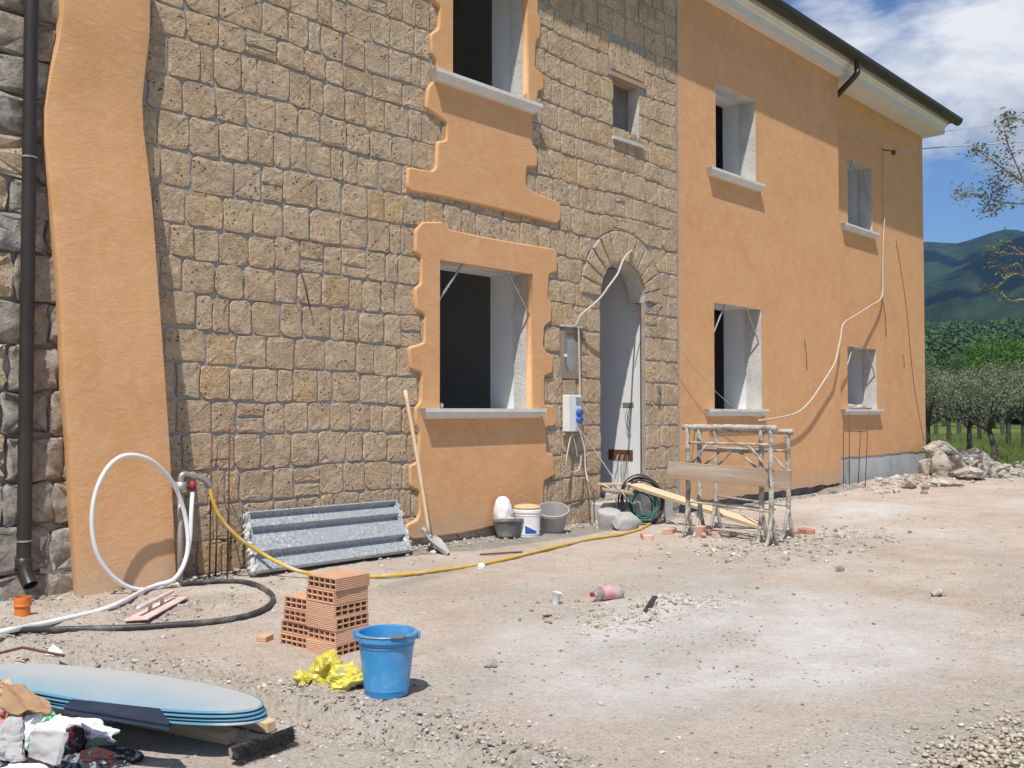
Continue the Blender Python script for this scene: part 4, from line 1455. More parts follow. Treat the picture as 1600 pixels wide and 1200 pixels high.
# door reveal boxes, meter window, stone niche
jx = DOOR[1] + 0.117
def onjamb(px, py):
    d = ray(px, py)
    t = (jx - CAM[0]) / d[0]
    return Vector(CAM + d * t)
for (xa, ya, xb, yb, mat) in ((973, 629, 990, 636, "olive_cloth"), (951, 702, 989, 720, "red_film")):
    p, q = onjamb(xa, ya), onjamb(xb, yb)
    y0, y1 = min(p.y, q.y), max(p.y, q.y)
    z0, z1 = min(p.z, q.z), max(p.z, q.z)
    b = MB()
    b.box((jx - .006, y0, z0), (jx + .004, y1, z1))
    o = b.build("junction_box", "rusty_steel" if mat == "red_film" else "olive_cloth", house)
    ms = MB()
    for k in range(7 if mat == "red_film" else 3):
        yy = y0 + (y1 - y0) * RNG.uniform(.1, .6)
        ms.tube([(jx - .004, yy, (z0 + z1) / 2), (jx - .05, yy - .02, (z0 + z1) / 2 - .02), (jx - .04 - RNG.uniform(0, .05), yy + RNG.uniform(-.03, .03), z0 - .12), (jx - .03 - RNG.uniform(0, .05), yy + RNG.uniform(-.04, .04), z0 - RNG.uniform(.2, .34))], .004, 5, smooth=4)
    ms.build("loose_wires", "thin_wire" if mat == "red_film" else "black_hose", o)
for (px, py) in ((1030.5, 607.5), (1030.5, 625.5)):
    p = wl_(px, py, -.03)
    MB().box((p.x - .035, -.034, p.z - .035), (p.x + .035, .0, p.z + .035)).build("switch_box", "olive_cloth", house)
MB().tube([wl_(987, 487, .05), wl_(992, 485, .05), wl_(999, 486, .05)], .008, 6).build("iron_pin", "rusty_steel", house)
MB().box((DOOR[1] - .004, 0.055, .25), (DOOR[1] + .02, 0.0745, DZ)).build("jamb_gap_shade", "rusty_steel", house)  # dark strip added to stand for the shadow gap behind the stone jamb
# stone step at the door
MB().bbox((8.85, -0.32, -0.2), (10.1, 0.62, 0.225), .02).build("door_step", "bare_concrete", house)
a, c = wl_(876, 511), wl_(905, 592)
x0, x1, z0, z1 = a.x, c.x, c.z, a.z
mw = MB()
f = 0.055
mw.box((x0, -.03, z0), (x0 + f, .05, z1)).box((x1 - f, -.03, z0), (x1, .05, z1)).box((x0 + f, -.03, z0), (x1 - f, .05, z0 + f)).box((x0 + f, -.03, z1 - f), (x1 - f, .05, z1))
mwin = mw.build("meter_window", "window_wood", house)
g = 0.03
mb = MB()
mb.box((x0 + f, -.015, z0 + f), (x0 + f + g, .03, z1 - f)).box((x1 - f - g, -.015, z0 + f), (x1 - f, .03, z1 - f)).box((x0 + f + g, -.015, z0 + f), (x1 - f - g, .03, z0 + f + g)).box((x0 + f + g, -.015, z1 - f - g), (x1 - f - g, .03, z1 - f))
mb.build("sash", "window_wood", mwin)
MB().box((x0 + f + g - .003, -.010, z0 + f + g - .003), (x1 - f - g + .003, -.004, z1 - f - g + .003)).build("pane", "grimy_glass", mwin)
MB().bbox((x0 + .02, -.06, (z0 + z1) / 2 - .05), (x0 + .05, -.03, (z0 + z1) / 2 - .02), .004).build("latch", "white_plastic", mwin)
MB().box((x0 - .02, -.045, z1 + .004), (x1 + .02, .0, z1 + .03)).build("head_trim", "cement_render", mwin)

# ------------------------------------------------------------------ things in the yard
def copy_thing(o, parent=None):
    c = o.copy()
    COL.objects.link(c)
    c.parent = parent
    for ch in o.children:
        copy_thing(ch, c)
    return c

# hollow clay bricks: five by two channels
BL, BH = 0.235, 0.068
def hollow_mesh():
    w, h, d = BL, BH, BL
    ew, iw = 0.010, 0.0075
    cw = (w - 2 * ew - 4 * iw) / 5
    ch = (h - 2 * ew * .9 - iw) / 2
    xs = [0, ew]
    for k in range(5):
        xs.append(xs[-1] + cw)
        if k < 4:
            xs.append(xs[-1] + iw)
    xs.append(w)
    zs = [0, ew * .9, ew * .9 + ch, ew * .9 + ch + iw, h - ew * .9, h]
    b = MB()
    hole = lambda i, j: i % 2 == 1 and j % 2 == 1 and 0 < i < 11 and 0 < j < 5
    for i in range(11):
        for j in range(5):
            a, c, e, f = xs[i], xs[i + 1], zs[j], zs[j + 1]
            if hole(i, j):
                b.add([(a, 0, e), (c, 0, e), (c, 0, f), (a, 0, f), (a, d, e), (c, d, e), (c, d, f), (a, d, f)], [(0, 4, 5, 1), (1, 5, 6, 2), (2, 6, 7, 3), (3, 7, 4, 0)])
            else:
                b.add([(a, 0, e), (c, 0, e), (c, 0, f), (a, 0, f), (a, d, e), (c, d, e), (c, d, f), (a, d, f)], [(0, 1, 2, 3), (7, 6, 5, 4)])
    b.add([(0, 0, 0), (w, 0, 0), (w, d, 0), (0, d, 0), (0, 0, h), (w, 0, h), (w, d, h), (0, d, h)], [(0, 3, 2, 1), (4, 5, 6, 7), (1, 2, 6, 5), (3, 0, 4, 7)])
    me = bpy.data.meshes.new("hollow_brick")
    me.from_pydata([tuple((v[0] - w / 2, v[1] - d / 2, v[2])) for v in b.v], [], b.f)
    me.update()
    me.materials.append(MATS["hollow_clay"])
    return me
HB = hollow_mesh()
fwd = Vector((_F0[0], _F0[1], 0))
rgt = Vector((_RT[0], _RT[1], 0))
e1 = (-0.78 * rgt + 0.625 * fwd).normalized()
e2 = (0.625 * rgt + 0.78 * fwd).normalized()
stackang = math.atan2(-e1.y, -e1.x)                  # brick's local x runs along the left face
def hollow(front, k, turned, label, dz=0.0, jit=None, z0=0.0):
    o = bpy.data.objects.new("hollow_brick", HB)
    COL.objects.link(o)
    c = front + e1 * BL / 2 + e2 * BL / 2
    j = jit or (RNG.uniform(-.006, .006), RNG.uniform(-.006, .006), RNG.uniform(-.035, .035))
    o.location = (c.x + j[0], c.y + j[1], z0 + k * (BH + .0015))
    o.rotation_euler = (0, 0, stackang + j[2] + (math.pi / 2 if turned else 0))
    tag(o, label, "hollow brick", "hollow clay bricks stacked near the blue bucket")
f1 = gp(524, 1027)
f2 = gp(483, 1016)
f2 = f2 + e1 * 0.012
names = ["lowest", "second", "third", "fourth", "fifth", "topmost"]
for k, tr in enumerate((True, False, True, True, False, False)):
    hollow(f1, k, tr, f"hollow clay brick, {names[k]} of the taller six brick stack" + (", its channels facing right" if tr else ", its channels facing left"), z0=f1.z - .006)
for k in range(4):
    hollow(f2 + (e1 * (-0.03) if k >= 2 else e1 * 0.0), k, False, f"hollow clay brick, {['lowest', 'second', 'third', 'topmost'][k]} of the shorter four brick stack", z0=f2.z - .006)
p = gp(414, 1002)
b = MB().bbox((-.045, -.03, -.003), (.045, .03, .035), .004)
o = tag(b.build("brick_fragment", "hollow_clay", loc=p), "small broken clay piece left of the shorter hollow brick stack", "brick fragment")
o.rotation_euler = (0, 0, 0.5)

# buckets --------------------------------------------------------------------------
def bucket(name, r0, r1, h, mat, inner, label, loc, rot=(0, 0, 0), rim=0.012, lipdrop=0.03, handle=None, group=None, seg=40, ribs=True):
    root = tag(empty(name, loc, rot), label, "bucket", group)
    t = 0.004
    prof = [(0.001, 0.0), (r0 - .006, 0.0), (r0, 0.004), (r0 + (r1 - r0) * .10, h * .10)]
    if ribs:
        prof += [(r0 + (r1 - r0) * .11 + .002, h * .115), (r0 + (r1 - r0) * .13, h * .135)]
    prof += [(r0 + (r1 - r0) * .78, h * .78)]
    if ribs:
        prof += [(r0 + (r1 - r0) * .79 + .003, h * .79), (r0 + (r1 - r0) * .82 + .003, h * .82), (r0 + (r1 - r0) * .83, h * .83)]
    prof += [(r1 - .001, h - lipdrop), (r1 + rim, h - lipdrop), (r1 + rim, h - .004), (r1 + rim - .004, h), (r1 - t, h), (r1 - t - .002, h - .006)]
    body = MB().lathe(prof, seg).build("body", mat, root)
    auto_smooth(body, 38)
    ins = MB().lathe([(r1 - t - .002, h - .006), (r0 - t, 0.012), (0.001, 0.011)], seg).build("inside", inner, root)
    auto_smooth(ins, 38)
    if handle:
        b = MB()
        az, tilt = handle
        pts = []
        for k in range(13):
            a = math.pi * k / 12
            q = Vector(((r1 + rim) * math.cos(a), -(r1 + rim) * math.sin(a) * math.cos(tilt) * 1.02, h - .012 + (r1 + rim) * math.sin(a) * math.sin(tilt)))
            pts.append(Matrix.Rotation(az, 3, 'Z') @ q)
        b.tube(pts, 0.0028, 6)
        hd = b.build("handle", "galvanised_fitting", root, smooth=True)
        g = MB().tube(pts[3:6], 0.008, 8).build("grip", "black_rubber", hd, smooth=True)
        for s in (1, -1):
            q = Matrix.Rotation(az, 3, 'Z') @ Vector((s * (r1 + rim + .004), 0, h - .014))
            MB().tube([q - Vector((0, 0, .02)), q + Vector((0, 0, .014))], .010, 6).build("ear", mat, root)
    return root
p = gp(604, 1084)
bucket("bucket", 0.098, 0.131, 0.285, "blue_plastic", "blue_plastic", "bright blue plastic builder's bucket standing in the open yard", p, rim=.010, handle=(math.atan2(rgt.y, rgt.x), R_(4)))
# black rubber bucket holding a white sack
p = gp(795, 840)
bb = bucket("bucket", 0.115, 0.165, 0.19, "black_rubber", "cement_film", "low dark rubber bucket holding a white sack against the orange wall", p, rot=(R_(-6), R_(5), 0), rim=.006, ribs=False)
o = crumple("plastic_sack", (0.13, 0.10, 0.19), 4, "white_cloth", p + Vector((-.03, .05, .10)), rot=0.6, amp=.13, freq=1.6)
tag(o, "crumpled white sack stuffed in the low dark bucket", "sack")
o = crumple("sponge", (.05, .04, .03), 9, "sponge", p + Vector((-.035, -.075, .165)), amp=.12)
tag(o, "small orange sponge lying on the white sack", "sponge")
# white paint tub with sponge on its lid
p = gp(824, 838)
wb = bucket("paint_tub", 0.125, 0.140, 0.28, "white_plastic", "white_plastic", "white paint tub with a blue printed patch beside the grey bucket", p, rim=.005, ribs=True)
vs, fs = [], []
for k in range(7):
    a = R_(-148 + 9 * k)
    vs += [(0.1305 * math.cos(a), 0.1305 * math.sin(a), .045), (0.1345 * math.cos(a), 0.1345 * math.sin(a), .125 - .01 * k)]
for k in range(6):
    fs.append((2 * k, 2 * k + 2, 2 * k + 3, 2 * k + 1))
mesh("printed_label", vs, fs, "blue_socket", wb)
MB().lathe([(0.001, .285), (.140, .283), (.146, .268), (.1435, .262)], 36).build("lid", "white_plastic", wb, smooth=False)
o = MB().lathe([(0.001, 0.0), (.128, 0.0), (.138, .014), (.128, .034), (.06, .045), (0.001, .046)], 26).build("sponge_disc", "sponge", loc=p + Vector((0, 0, .286)))
auto_smooth(o, 60)
tag(o, "round tan sponge disc lying on the white paint tub", "sponge")
# grey bucket tipped towards the camera
p = gp(866, 833)
bucket("bucket", 0.12, 0.172, 0.27, "cement_film", "cement_film", "grey cement stained bucket leaning to show its pale inside", p + Vector((.05, 0.07, .005)), rot=tuple(Matrix.Rotation(R_(21), 3, rgt).to_euler()), rim=.007, ribs=True)
# upturned mortar plug and slab by the doorstep
p = gp(951, 826)
o = MB().lathe([(0.001, 0.215), (.10, .21), (.125, .20), (.133, .18), (.118, .06), (.112, -.02)], 28).build("mortar_plug", "bare_concrete", loc=p)
o.rotation_euler = (R_(10), R_(-9), 0)
auto_smooth(o, 40)
tag(o, "rounded grey bucket shaped lump of set mortar below the doorstep", "mortar lump")
o = rock("concrete_chunk", (.17, .07, .12), 31, "bare_concrete", gp(978, 829), rot=-0.6, flat=9)
tag(o, "angular broken concrete chunk leaning beside the rounded mortar lump", "concrete chunk")
o = rock("mortar_crust", (.12, .06, .09), 37, "rubble_rock", gp(990, 812, .02), rot=.4, flat=8)
tag(o, "pale crust of mortar behind the angular concrete chunk", "mortar lump")

# red brick pieces
for (px, py, a, sx, sy, lab) in ((1011, 842, .25, .105, .055, "red brick piece lying nearest the end of the yellow hose"),
                                 (1046, 833, -.2, .085, .055, "red brick piece just left of the trestles' near feet"),
                                 (1095, 838, 1.2, .045, .05, "red brick piece standing on end among the trestle feet"),
                                 (1119, 838, .1, .09, .05, "red brick piece lying flat under the middle of the trestles"),
                                 (1236, 837, -.5, .085, .055, "red brick piece right of the trestles' far feet"),
                                 (1260, 834, .6, .085, .055, "red brick piece farthest right beyond the trestles")):
    up = .11 if 'on end' in lab else .055
    b = MB().bbox((-sx, -sy, -.01), (sx, sy, up), .008)
    o = b.build("brick_piece", "red_brick", loc=gp(px, py))
    o.rotation_euler = (RNG.uniform(-.06, .06), RNG.uniform(-.06, .06), a + .5)
    tag(o, lab, "brick", "red brick pieces about the trestles")
for (px, py, s, sd, lab) in ((1146, 839, .045, 3, "pale round stone lying between the two pairs of trestle feet"), (1124, 857, .03, 5, "small pale stone in front of the trestles"), (1464, 931, .05, 7, "lone tan stone far right on the open yard"), (766, 1042, .035, 8, "lone brown pebble right of the blue bucket"), (1100, 839, .035, 13, "white stone beside the upright brick piece")):
    tag(rock("stone", (s * 1.2, s, s * .7), sd, "rubble_rock", gp(px, py), sub=2), lab, "stone")

# trestles -----------------------------------------------------------------------------
def trestle(L, Rr, h, label, zr, brace=True):
    L, Rr = Vector(L), Vector(Rr)
    root = tag(empty("trestle", L), label, "trestle", "mortar caked trestles")
    u = (Rr - L)
    u.z = 0
    un = u.normalized()
    nrm = Vector((un.y, -un.x, 0))
    mat = "mortar_caked_steel"
    zg = lambda v: gz(v.x, v.y) - L.z
    O = Vector((0, 0, 0))
    for base in (O, u):
        q = base + Vector((RNG.uniform(-.01, .01), RNG.uniform(-.01, .01), 0))
        MB().tube([base + Vector((0, 0, .24)), q + Vector((0, 0, h * .55)), base + Vector((0, 0, h))], .025, 9, jit=.16, smooth=6).build("post", mat, root, smooth=True)
        for s in (1, -1):
            ft = base + nrm * .125 * s + un * RNG.uniform(-.02, .02)
            ft.z = zg(L + ft) + .005
            MB().tube([base + Vector((0, 0, .30)), base * .5 + ft * .5 + Vector((0, 0, .04)) + nrm * .01 * s, ft], [.022, .018, .021], 7, jit=.18, smooth=4).build("foot", mat, root, smooth=True)
    MB().tube([O - un * .06 + Vector((0, 0, h)), u * .5 + Vector((0, 0, h + .006)), u + un * .06 + Vector((0, 0, h))], .028, 9, jit=.18, smooth=8).build("top_bar", mat, root, smooth=True)
    MB().tube([O + Vector((0, 0, h * zr)), u + Vector((0, 0, h * zr))], .014, 6, jit=.12, smooth=6).build("rail", mat, root, smooth=True)
    MB().tube([O + Vector((0, 0, .36)), u + Vector((0, 0, .33))], .012, 6, jit=.12, smooth=6).build("rail", mat, root, smooth=True)
    if brace:
        for a, d in ((O, un), (u, -un)):
            MB().tube([a + Vector((0, 0, h * .62)), a + d * .26 + Vector((0, 0, h * zr))], .012, 6, jit=.12).build("brace", mat, root, smooth=True)
    return root
trestle(gp(1075, 838), gp(1206, 853), 1.13, "near mortar caked trestle whose right post stands before the plank", .86)
trestle(gp(1094, 836), gp(1191, 849), 1.10, "middle mortar caked trestle with both posts behind the plank", .80)
trestle(gp(1119, 826), gp(1232, 842), 1.08, "far mortar caked trestle nearest the orange wall", .82)
pl = MB().bbox((0, -.013, -.088), (1.34, .013, .088), .003)
o = pl.build("plank", "weathered_plank")
A, B = Vector((8.425, -1.36, .68)), Vector((8.49, -2.69, .64))
o.location = A
d = B - A
o.rotation_euler = (0, math.asin(-d.z / d.length), math.atan2(d.y, d.x))
tag(o, "weathered brown plank wired on edge across the trestles", "plank")
tag(MB().tube([gp(1069, 838) + Vector((0, 0, .02)), wl_(1084, 690, -1.45), wl_(1086, 668, -1.5)], .004, 5).build("tie_wire", "rusty_steel"), "thin rusty wire running down the left trestle posts", "wire")
tag(MB().tube([gp(1208, 845), wl_(1203, 760, -2.52), wl_(1200, 735, -2.5)], .004, 5).build("tie_wire", "rusty_steel"), "thin rusty wire on the right trestle posts", "wire")

# boards, cable coil and box at the doorstep -------------------------------------------
def board(a, b, w, t, mat, label, roll=0.0, name="board"):
    a, b = Vector(a), Vector(b)
    d = b - a
    o = MB().bbox((0, -w / 2, -t / 2), (d.length, w / 2, t / 2), min(t, w) * .12).build(name, mat)
    o.location = a
    o.rotation_euler = d.to_track_quat('X', 'Z').to_euler()
    if roll:
        o.rotation_euler = (d.to_track_quat('X', 'Z').to_matrix() @ Matrix.Rotation(roll, 3, 'X')).to_euler()
    return tag(o, label, "board")
p0 = wl_(976, 753, -.42)
p1 = gp(1190, 826)
board(p0, p1 + Vector((0, 0, .03)), .13, .045, "lumber", "long pale board sloping from the doorstep down behind the trestles", roll=R_(18))
board(wl_(940, 757, -.30), wl_(1002, 757, -.45), .16, .03, "lumber", "short pale board resting on the box at the doorstep")
board(wl_(945, 766, -.45), wl_(985, 770, -.55), .14, .03, "weathered_plank", "rough splintered offcut under the short pale board", roll=.2)
q = gp(968, 806)
o = MB().bbox((-.26, -.17, 0), (.26, .17, .27), .012).build("mortar_box", "bare_concrete", loc=gp(975, 803) + Vector((0.0, .14, 0)))
o.rotation_euler = (0, 0, -.35)
tag(o, "grey concrete block under the boards at the doorstep", "concrete block")
q = gp(1006, 812)
o = MB().bbox((-.20, -.12, 0), (.20, .12, .34), .015).build("crate", "black_rubber", loc=q + Vector((.1, .10, 0)))
o.rotation_euler = (R_(6), 0, -.55)
tag(o, "dark plastic crate behind the cable coil at the doorstep", "crate")
def coil(center, r, n, tr, mat, name, label, lean, az, seed):
    rgx = random.Random(seed)
    root = tag(empty(name, center), label, "cable")
    for k in range(n):
        rr = r * rgx.uniform(.82, 1.05)
        off = Vector((rgx.uniform(-.03, .03), rgx.uniform(-.03, .03), rgx.uniform(-.03, .03)))
        M = Matrix.Rotation(az + rgx.uniform(-.25, .25), 3, 'Z') @ Matrix.Rotation(lean + rgx.uniform(-.2, .2), 3, 'X')
        pts = [M @ Vector((rr * math.cos(a) * 1.0, rr * 1.1 * math.sin(a) + .012 * math.sin(3 * a + k), 0)) + off for a in [2 * math.pi * i / 26 for i in range(27)]]
        MB().tube(pts, tr, 7, cap=False).build("loop", mat, root, smooth=True)
    return root
cz = wl_(1003, 778, -.6)
coil(cz + Vector((0, 0, -.02)), .27, 4, .011, "black_hose", "cable_coil", "coil of black cable hanging over the sloping board", R_(78), R_(-40), 3)
coil(cz + Vector((.03, 0, -.08)), .16, 5, .009, "green_cable", "cable_coil", "smaller coil of green cable inside the black coil", R_(75), R_(-40), 5)
tag(MB().tube([wl_(1025, 752, -.55), wl_(1033, 768, -.62), wl_(1038, 790, -.7), gp(1037, 802, .02), gp(1033, 818, .012)], .012, 8, smooth=5).build("hose", "yellow_hose", smooth=True), "short yellow hose end hanging from the cable coil", "hose")

# electrical panel, its backing board, cables ---------------------------------------------
a, c = wl_(886, 617, -.1), wl_(907, 674, -.1)
pan = tag(empty("socket_panel", (a.x, -.03, c.z)), "white site socket panel with two blue outlets hung on the stone wall", "socket panel")
w_, h_ = c.x - a.x, a.z - c.z
MB().bbox((0, -.09, 0), (w_, 0, h_), .006).build("enclosure", "white_plastic", pan)
for k, zc in enumerate((.33, .53)):
    MB().tube([(w_ * .72, -.09, h_ * zc), (w_ * .74, -.135, h_ * zc - .012)], .042, 14).build("blue_outlet", "blue_socket", pan)
MB().box((w_ * .55, -.096, h_ * .74), (w_ * .92, -.088, h_ * .94)).build("breaker_window", "grimy_glass", pan)
MB().box((w_ * .5, -.097, h_ * .04), (w_ * .95, -.088, h_ * .17)).build("base_plate", "cream_cable", pan)
p, q = wl_(879, 594, -.03), wl_(896, 680, -.03)
tag(MB().bbox((p.x, -.06, q.z), (q.x, -.031, p.z), .004).build("backing_board", "weathered_plank"), "narrow weathered board behind the white socket panel", "board")
def cable(pts, r, mat, label, name="cable", cat="cable", sm=6, seg=7):
    return tag(MB().tube(pts, r, seg, smooth=sm).build(name, mat, smooth=True), label, cat)
cable([wl_(906, 640, -.07), wl_(906, 600, -.06), wl_(904, 520, -.06), wl_(902, 512, -.06), wl_(896, 509, -.05)], .012, "cream_cable", "thick cream cable running down beside the small meter window")
cable([wl_(900, 509, -.06), wl_(908, 492, -.10), wl_(925, 478, -.16), wl_(940, 463, -.22), wl_(952, 446, -.26), wl_(965, 428, -.26), wl_(972, 410, -.2), wl_(979, 399, -.12), wl_(987, 392, -.03)], .013, "cream_cable", "thick cream cable rising across the arched doorway to its crown")
cable([wl_(987, 393, -.03), wl_(1005, 425, -.06), wl_(1025, 475, -.09), wl_(1050, 525, -.12), wl_(1085, 575, -.14), wl_(1125, 618, -.16), wl_(1160, 645, -.15), wl_(1190, 653, -.14)], .004, "thin_wire", "thin wire sagging from the arch crown past the stone edge to the orange wall", "wire", "wire", 5, 5)
cable([wl_(893, 676, -.09), wl_(887, 705, -.12), wl_(885, 728, -.13), wl_(896, 738, -.13), wl_(906, 730, -.12), wl_(908, 712, -.1)], .008, "cream_cable", "loop of cream cable hanging under the socket panel")
cable([wl_(893, 676, -.08), wl_(899, 695, -.1), wl_(902, 714, -.1)], .006, "cream_cable", "short straight cable end below the socket panel")
cable([wl_(903, 665, -.12), wl_(913, 700, -.16), wl_(915, 735, -.2), wl_(922, 758, -.28), gd(938, 774, .22), gd(952, 788, .10), gd(975, 790, .08), wl_(992, 786, -.62)], .009, "cream_cable", "cream cable drooping from the panel over the boards at the doorstep")
cable([wl_(905, 670, -.12), wl_(930, 705, -.25), wl_(955, 742, -.4), wl_(985, 785, -.62), gp(1010, 803, .10), gp(1040, 815, .03), gp(1060, 822, .02)], .006, "thin_wire", "thin grey wire running from the panel down over the coil to the trestles")
cable([wl_(940, 757, -.36), wl_(955, 765, -.48), wl_(963, 785, -.52), gd(962, 803, .06), gp(968, 818, .02)], .008, "cream_cable", "cream cable end dropping off the boards to the ground")
cable([wl_(985, 785, -.6), gp(1003, 800, .06), gp(1018, 820, .01)], .006, "thin_wire", "thin grey wire ending at the yellow hose by the coil")
# trestle drop wires
cable([wl_(1085, 783, -1.4), wl_(1130, 788, -1.8), wl_(1180, 795, -2.2), wl_(1212, 796, -2.45)], .007, "thin_wire", "grey wire stretched low between the trestle posts", "wire", "wire")
# wall cable on the far bay
YW = RC - .03
cable([wl_(1382, 338, YW), wl_(1380, 380, YW), wl_(1379, 420, YW), wl_(1378, 463, YW - .04), wl_(1360, 478, YW - .14), wl_(1335, 494, YW - .24), wl_(1318, 506, YW - .30), wl_(1313, 530, YW - .33), wl_(1305, 565, YW - .36), wl_(1295, 583, YW - .36), wl_(1283, 602, YW - .36), wl_(1265, 628, YW - .36), wl_(1245, 645, YW - .36), wl_(1215, 653, YW - .36), wl_(1185, 657, YW - .36)], .014, "cream_cable", "thick cream cable hanging in a long slack curve off the orange wall")
cable([wl_(1380, 236, YW), wl_(1381, 262, YW), wl_(1380, 300, YW), wl_(1382, 338, YW)], .008, "thin_wire", "thin grey cable running down from the wall bracket on the far bay")
cable([wl_(1378, 465, YW), wl_(1383, 490, YW), wl_(1385, 526, YW)], .006, "rusty_steel", "dark wire end hanging below the bend of the cream cable", "wire", "wire")
br = tag(empty("wire_bracket", wl_(1380, 234, RC)), "small wall bracket with insulator at the top of the far bay", "bracket")
o0 = wl_(1380, 234, RC)
MB().tube([Vector((0, 0, 0)), wl_(1386, 235, RC - .22) - o0, wl_(1394, 236, RC - .3) - o0], .012, 6).build("arm", "rusty_steel", br)
MB().lathe([(.001, -.05), (.03, -.045), (.045, 0), (.03, .04), (.001, .05)], 12, Matrix.Translation(wl_(1396, 238, RC - .3) - o0)).build("insulator", "rusty_steel", br, smooth=True)
far1 = dp(2000, 175, 26)
cable([wl_(1396, 238, RC - .3), dp(1470, 230, 19.3), dp(1600, 221, 21), dp(1780, 201, 23.5), far1], .013, "thin_wire", "thick overhead wire leaving the wall bracket towards the right", "overhead_wire", "wire", 6)
far2 = dp(2000, 120, 26)
cable([wl_(1312, 220, YW), wl_(1324, 219, YW - .05), dp(1420, 213, 18.6), dp(1470, 206, 19.2), dp(1600, 189, 21), dp(1780, 160, 23.5), far2], .006, "thin_wire", "thin overhead wire above the thick one at the far bay", "overhead_wire", "wire", 6)
cable([wl_(1400, 375, YW + .02), wl_(1415, 470, YW + .02), wl_(1428, 600, YW + .02), wl_(1444, 690, YW + .02)], .004, "rusty_steel", "fine dark wire hanging down the far edge of the orange wall", "wire", "wire")
for (x0, y0, x1, y1, yy, lab) in ((1257, 530, 1261, 578, -.02, "short dark wire end stuck in the orange wall left of the step"), (1410, 553, 1413, 575, RC - .01, "short dark wire end on the far bay near its corner")):
    cable([wl_(x0, y0, yy), wl_((x0 + x1) / 2 + 1, (y0 + y1) / 2, yy - .03), wl_(x1, y1, yy)], .005, "rusty_steel", lab, "wire", "wire", 4, 5)
cable([wl_(470, 424, -.03), wl_(474, 436, -.07), wl_(478, 450, -.09), wl_(482, 470, -.07), wl_(484, 482, -.05)], .006, "black_hose", "short dark wire hanging from a hole in the stone wall", "wire", "wire", 5, 5)

# reinforcing bars -----------------------------------------------------------------------------
def rebar(bars, stirrups, label):
    root = tag(empty("rebar_cage", bars[0][0]), label, "rebar")
    o_ = Vector(bars[0][0])
    for a, b in bars:
        MB().tube([Vector(a) - o_, Vector(b) - o_], .007, 6).build("bar", "rusty_steel", root, smooth=True)
    for s in stirrups:
        MB().tube([Vector(q) - o_ for q in s], .0045, 5).build("stirrup", "rusty_steel", root, smooth=True)
def wv(px, py, yy):
    return wl_(px, py, yy)
rb = []
for (px, yt, yy) in ((329, 675, -.28), (357, 663, -.30), (338, 760, -.12)):
    t = wv(px, yt, yy)
    rb.append((Vector((t.x, yy, -.05)), Vector((t.x + .012, yy, t.z))))
st = []
for yp in (718, 845):
    z_ = wv(345, yp, -.2).z
    st.append([(rb[0][0].x, -.285, z_), (rb[1][0].x, -.305, z_ + .01), (rb[2][0].x + .02, -.115, z_), (rb[2][0].x - .02, -.095, z_), (rb[0][0].x - .01, -.285, z_ - .004)])
rebar(rb, st, "rusty reinforcing bars standing right of the buttress foot")
rb = []
for (px, yt, yb) in ((1318, 655, 743), (1327, 645, 757), (1341, 660, 757), (1352, 657, 761)):
    g_ = gp(px - (2 if px > 1335 else 0), yb)
    yy = min(g_.y, -.05)
    t = wv(px + (4 if px > 1335 else 0), yt, yy)
    rb.append((Vector((wv(px, yb, yy).x, yy, .02)), Vector((t.x, yy, t.z))))
z_ = wv(1335, 674, rb[1][0].y).z
def at_z(bar, z):
    t = (z - bar[0].z) / (bar[1].z - bar[0].z)
    return bar[0] + (bar[1] - bar[0]) * t
rebar(rb, [[at_z(rb[0], z_), at_z(rb[1], z_), at_z(rb[3], z_), at_z(rb[2], z_), at_z(rb[0], z_)]], "four rusty reinforcing bars standing under the far ground floor window")

# ribbed galvanised panel leaning on the wall ----------------------------------------------------
bl, br_ = gp(397, 902), gp(633, 868)
tl, tr = wl_(376, 806, -.07), wl_(617, 790, -.07)
u = (br_ - bl)
vv_ = ((tl - bl) + (tr - br_)) * .5
root = tag(empty("galvanised_panel", bl), "ribbed galvanised metal panel leaning on the stone wall", "metal panel")
nn = u.cross(vv_).normalized()
if nn.y > 0:
    nn = -nn
prof = [(0, .012), (.02, .035), (.19, .035), (.20, -.025), (.31, -.035), (.325, .035), (.60, .035), (.61, -.025), (.72, -.035), (.735, .035), (.86, .035), (.865, -.03), (.975, -.035), (.98, .035), (1.0, .035)]
b = MB()
n = len(prof)
vs = []
for side in (0, 1):
    for s in range(9):
        for t, h in prof:
            vs.append(u * (s / 8) + vv_ * t + nn * (h + .045 - side * .006))
fs = []
for s in range(8):
    for i in range(n - 1):
        q = (s * n + i, s * n + i + 1, (s + 1) * n + i + 1, (s + 1) * n + i)
        fs += [q, tuple(k + 9 * n for k in reversed(q))]
b.add(vs, fs).build("ribbed_sheet", "galvanised", root)
un_ = u.normalized()
for s, x in ((0, -.012), (1, u.length + .0)):
    MB().prism([un_ * x + nn * .0, un_ * x + nn * .085, un_ * x + vv_ * 1.0 + nn * .085, un_ * x + vv_ * 1.0 + nn * .0], un_ * .012).build("end_flange", "galvanised", root)
for s in range(26):
    side = RNG.random() < .5
    x = un_ * (-.02 if side else u.length + .02)
    v, f = rock_verts(2, (.035, .035, .04), 200 + s)
    t = RNG.uniform(.05, .95)
    mesh("lime_crust", [x + vv_ * t + nn * RNG.uniform(.0, .08) + q for q in v], f, "lime_splash", root, smooth=True)

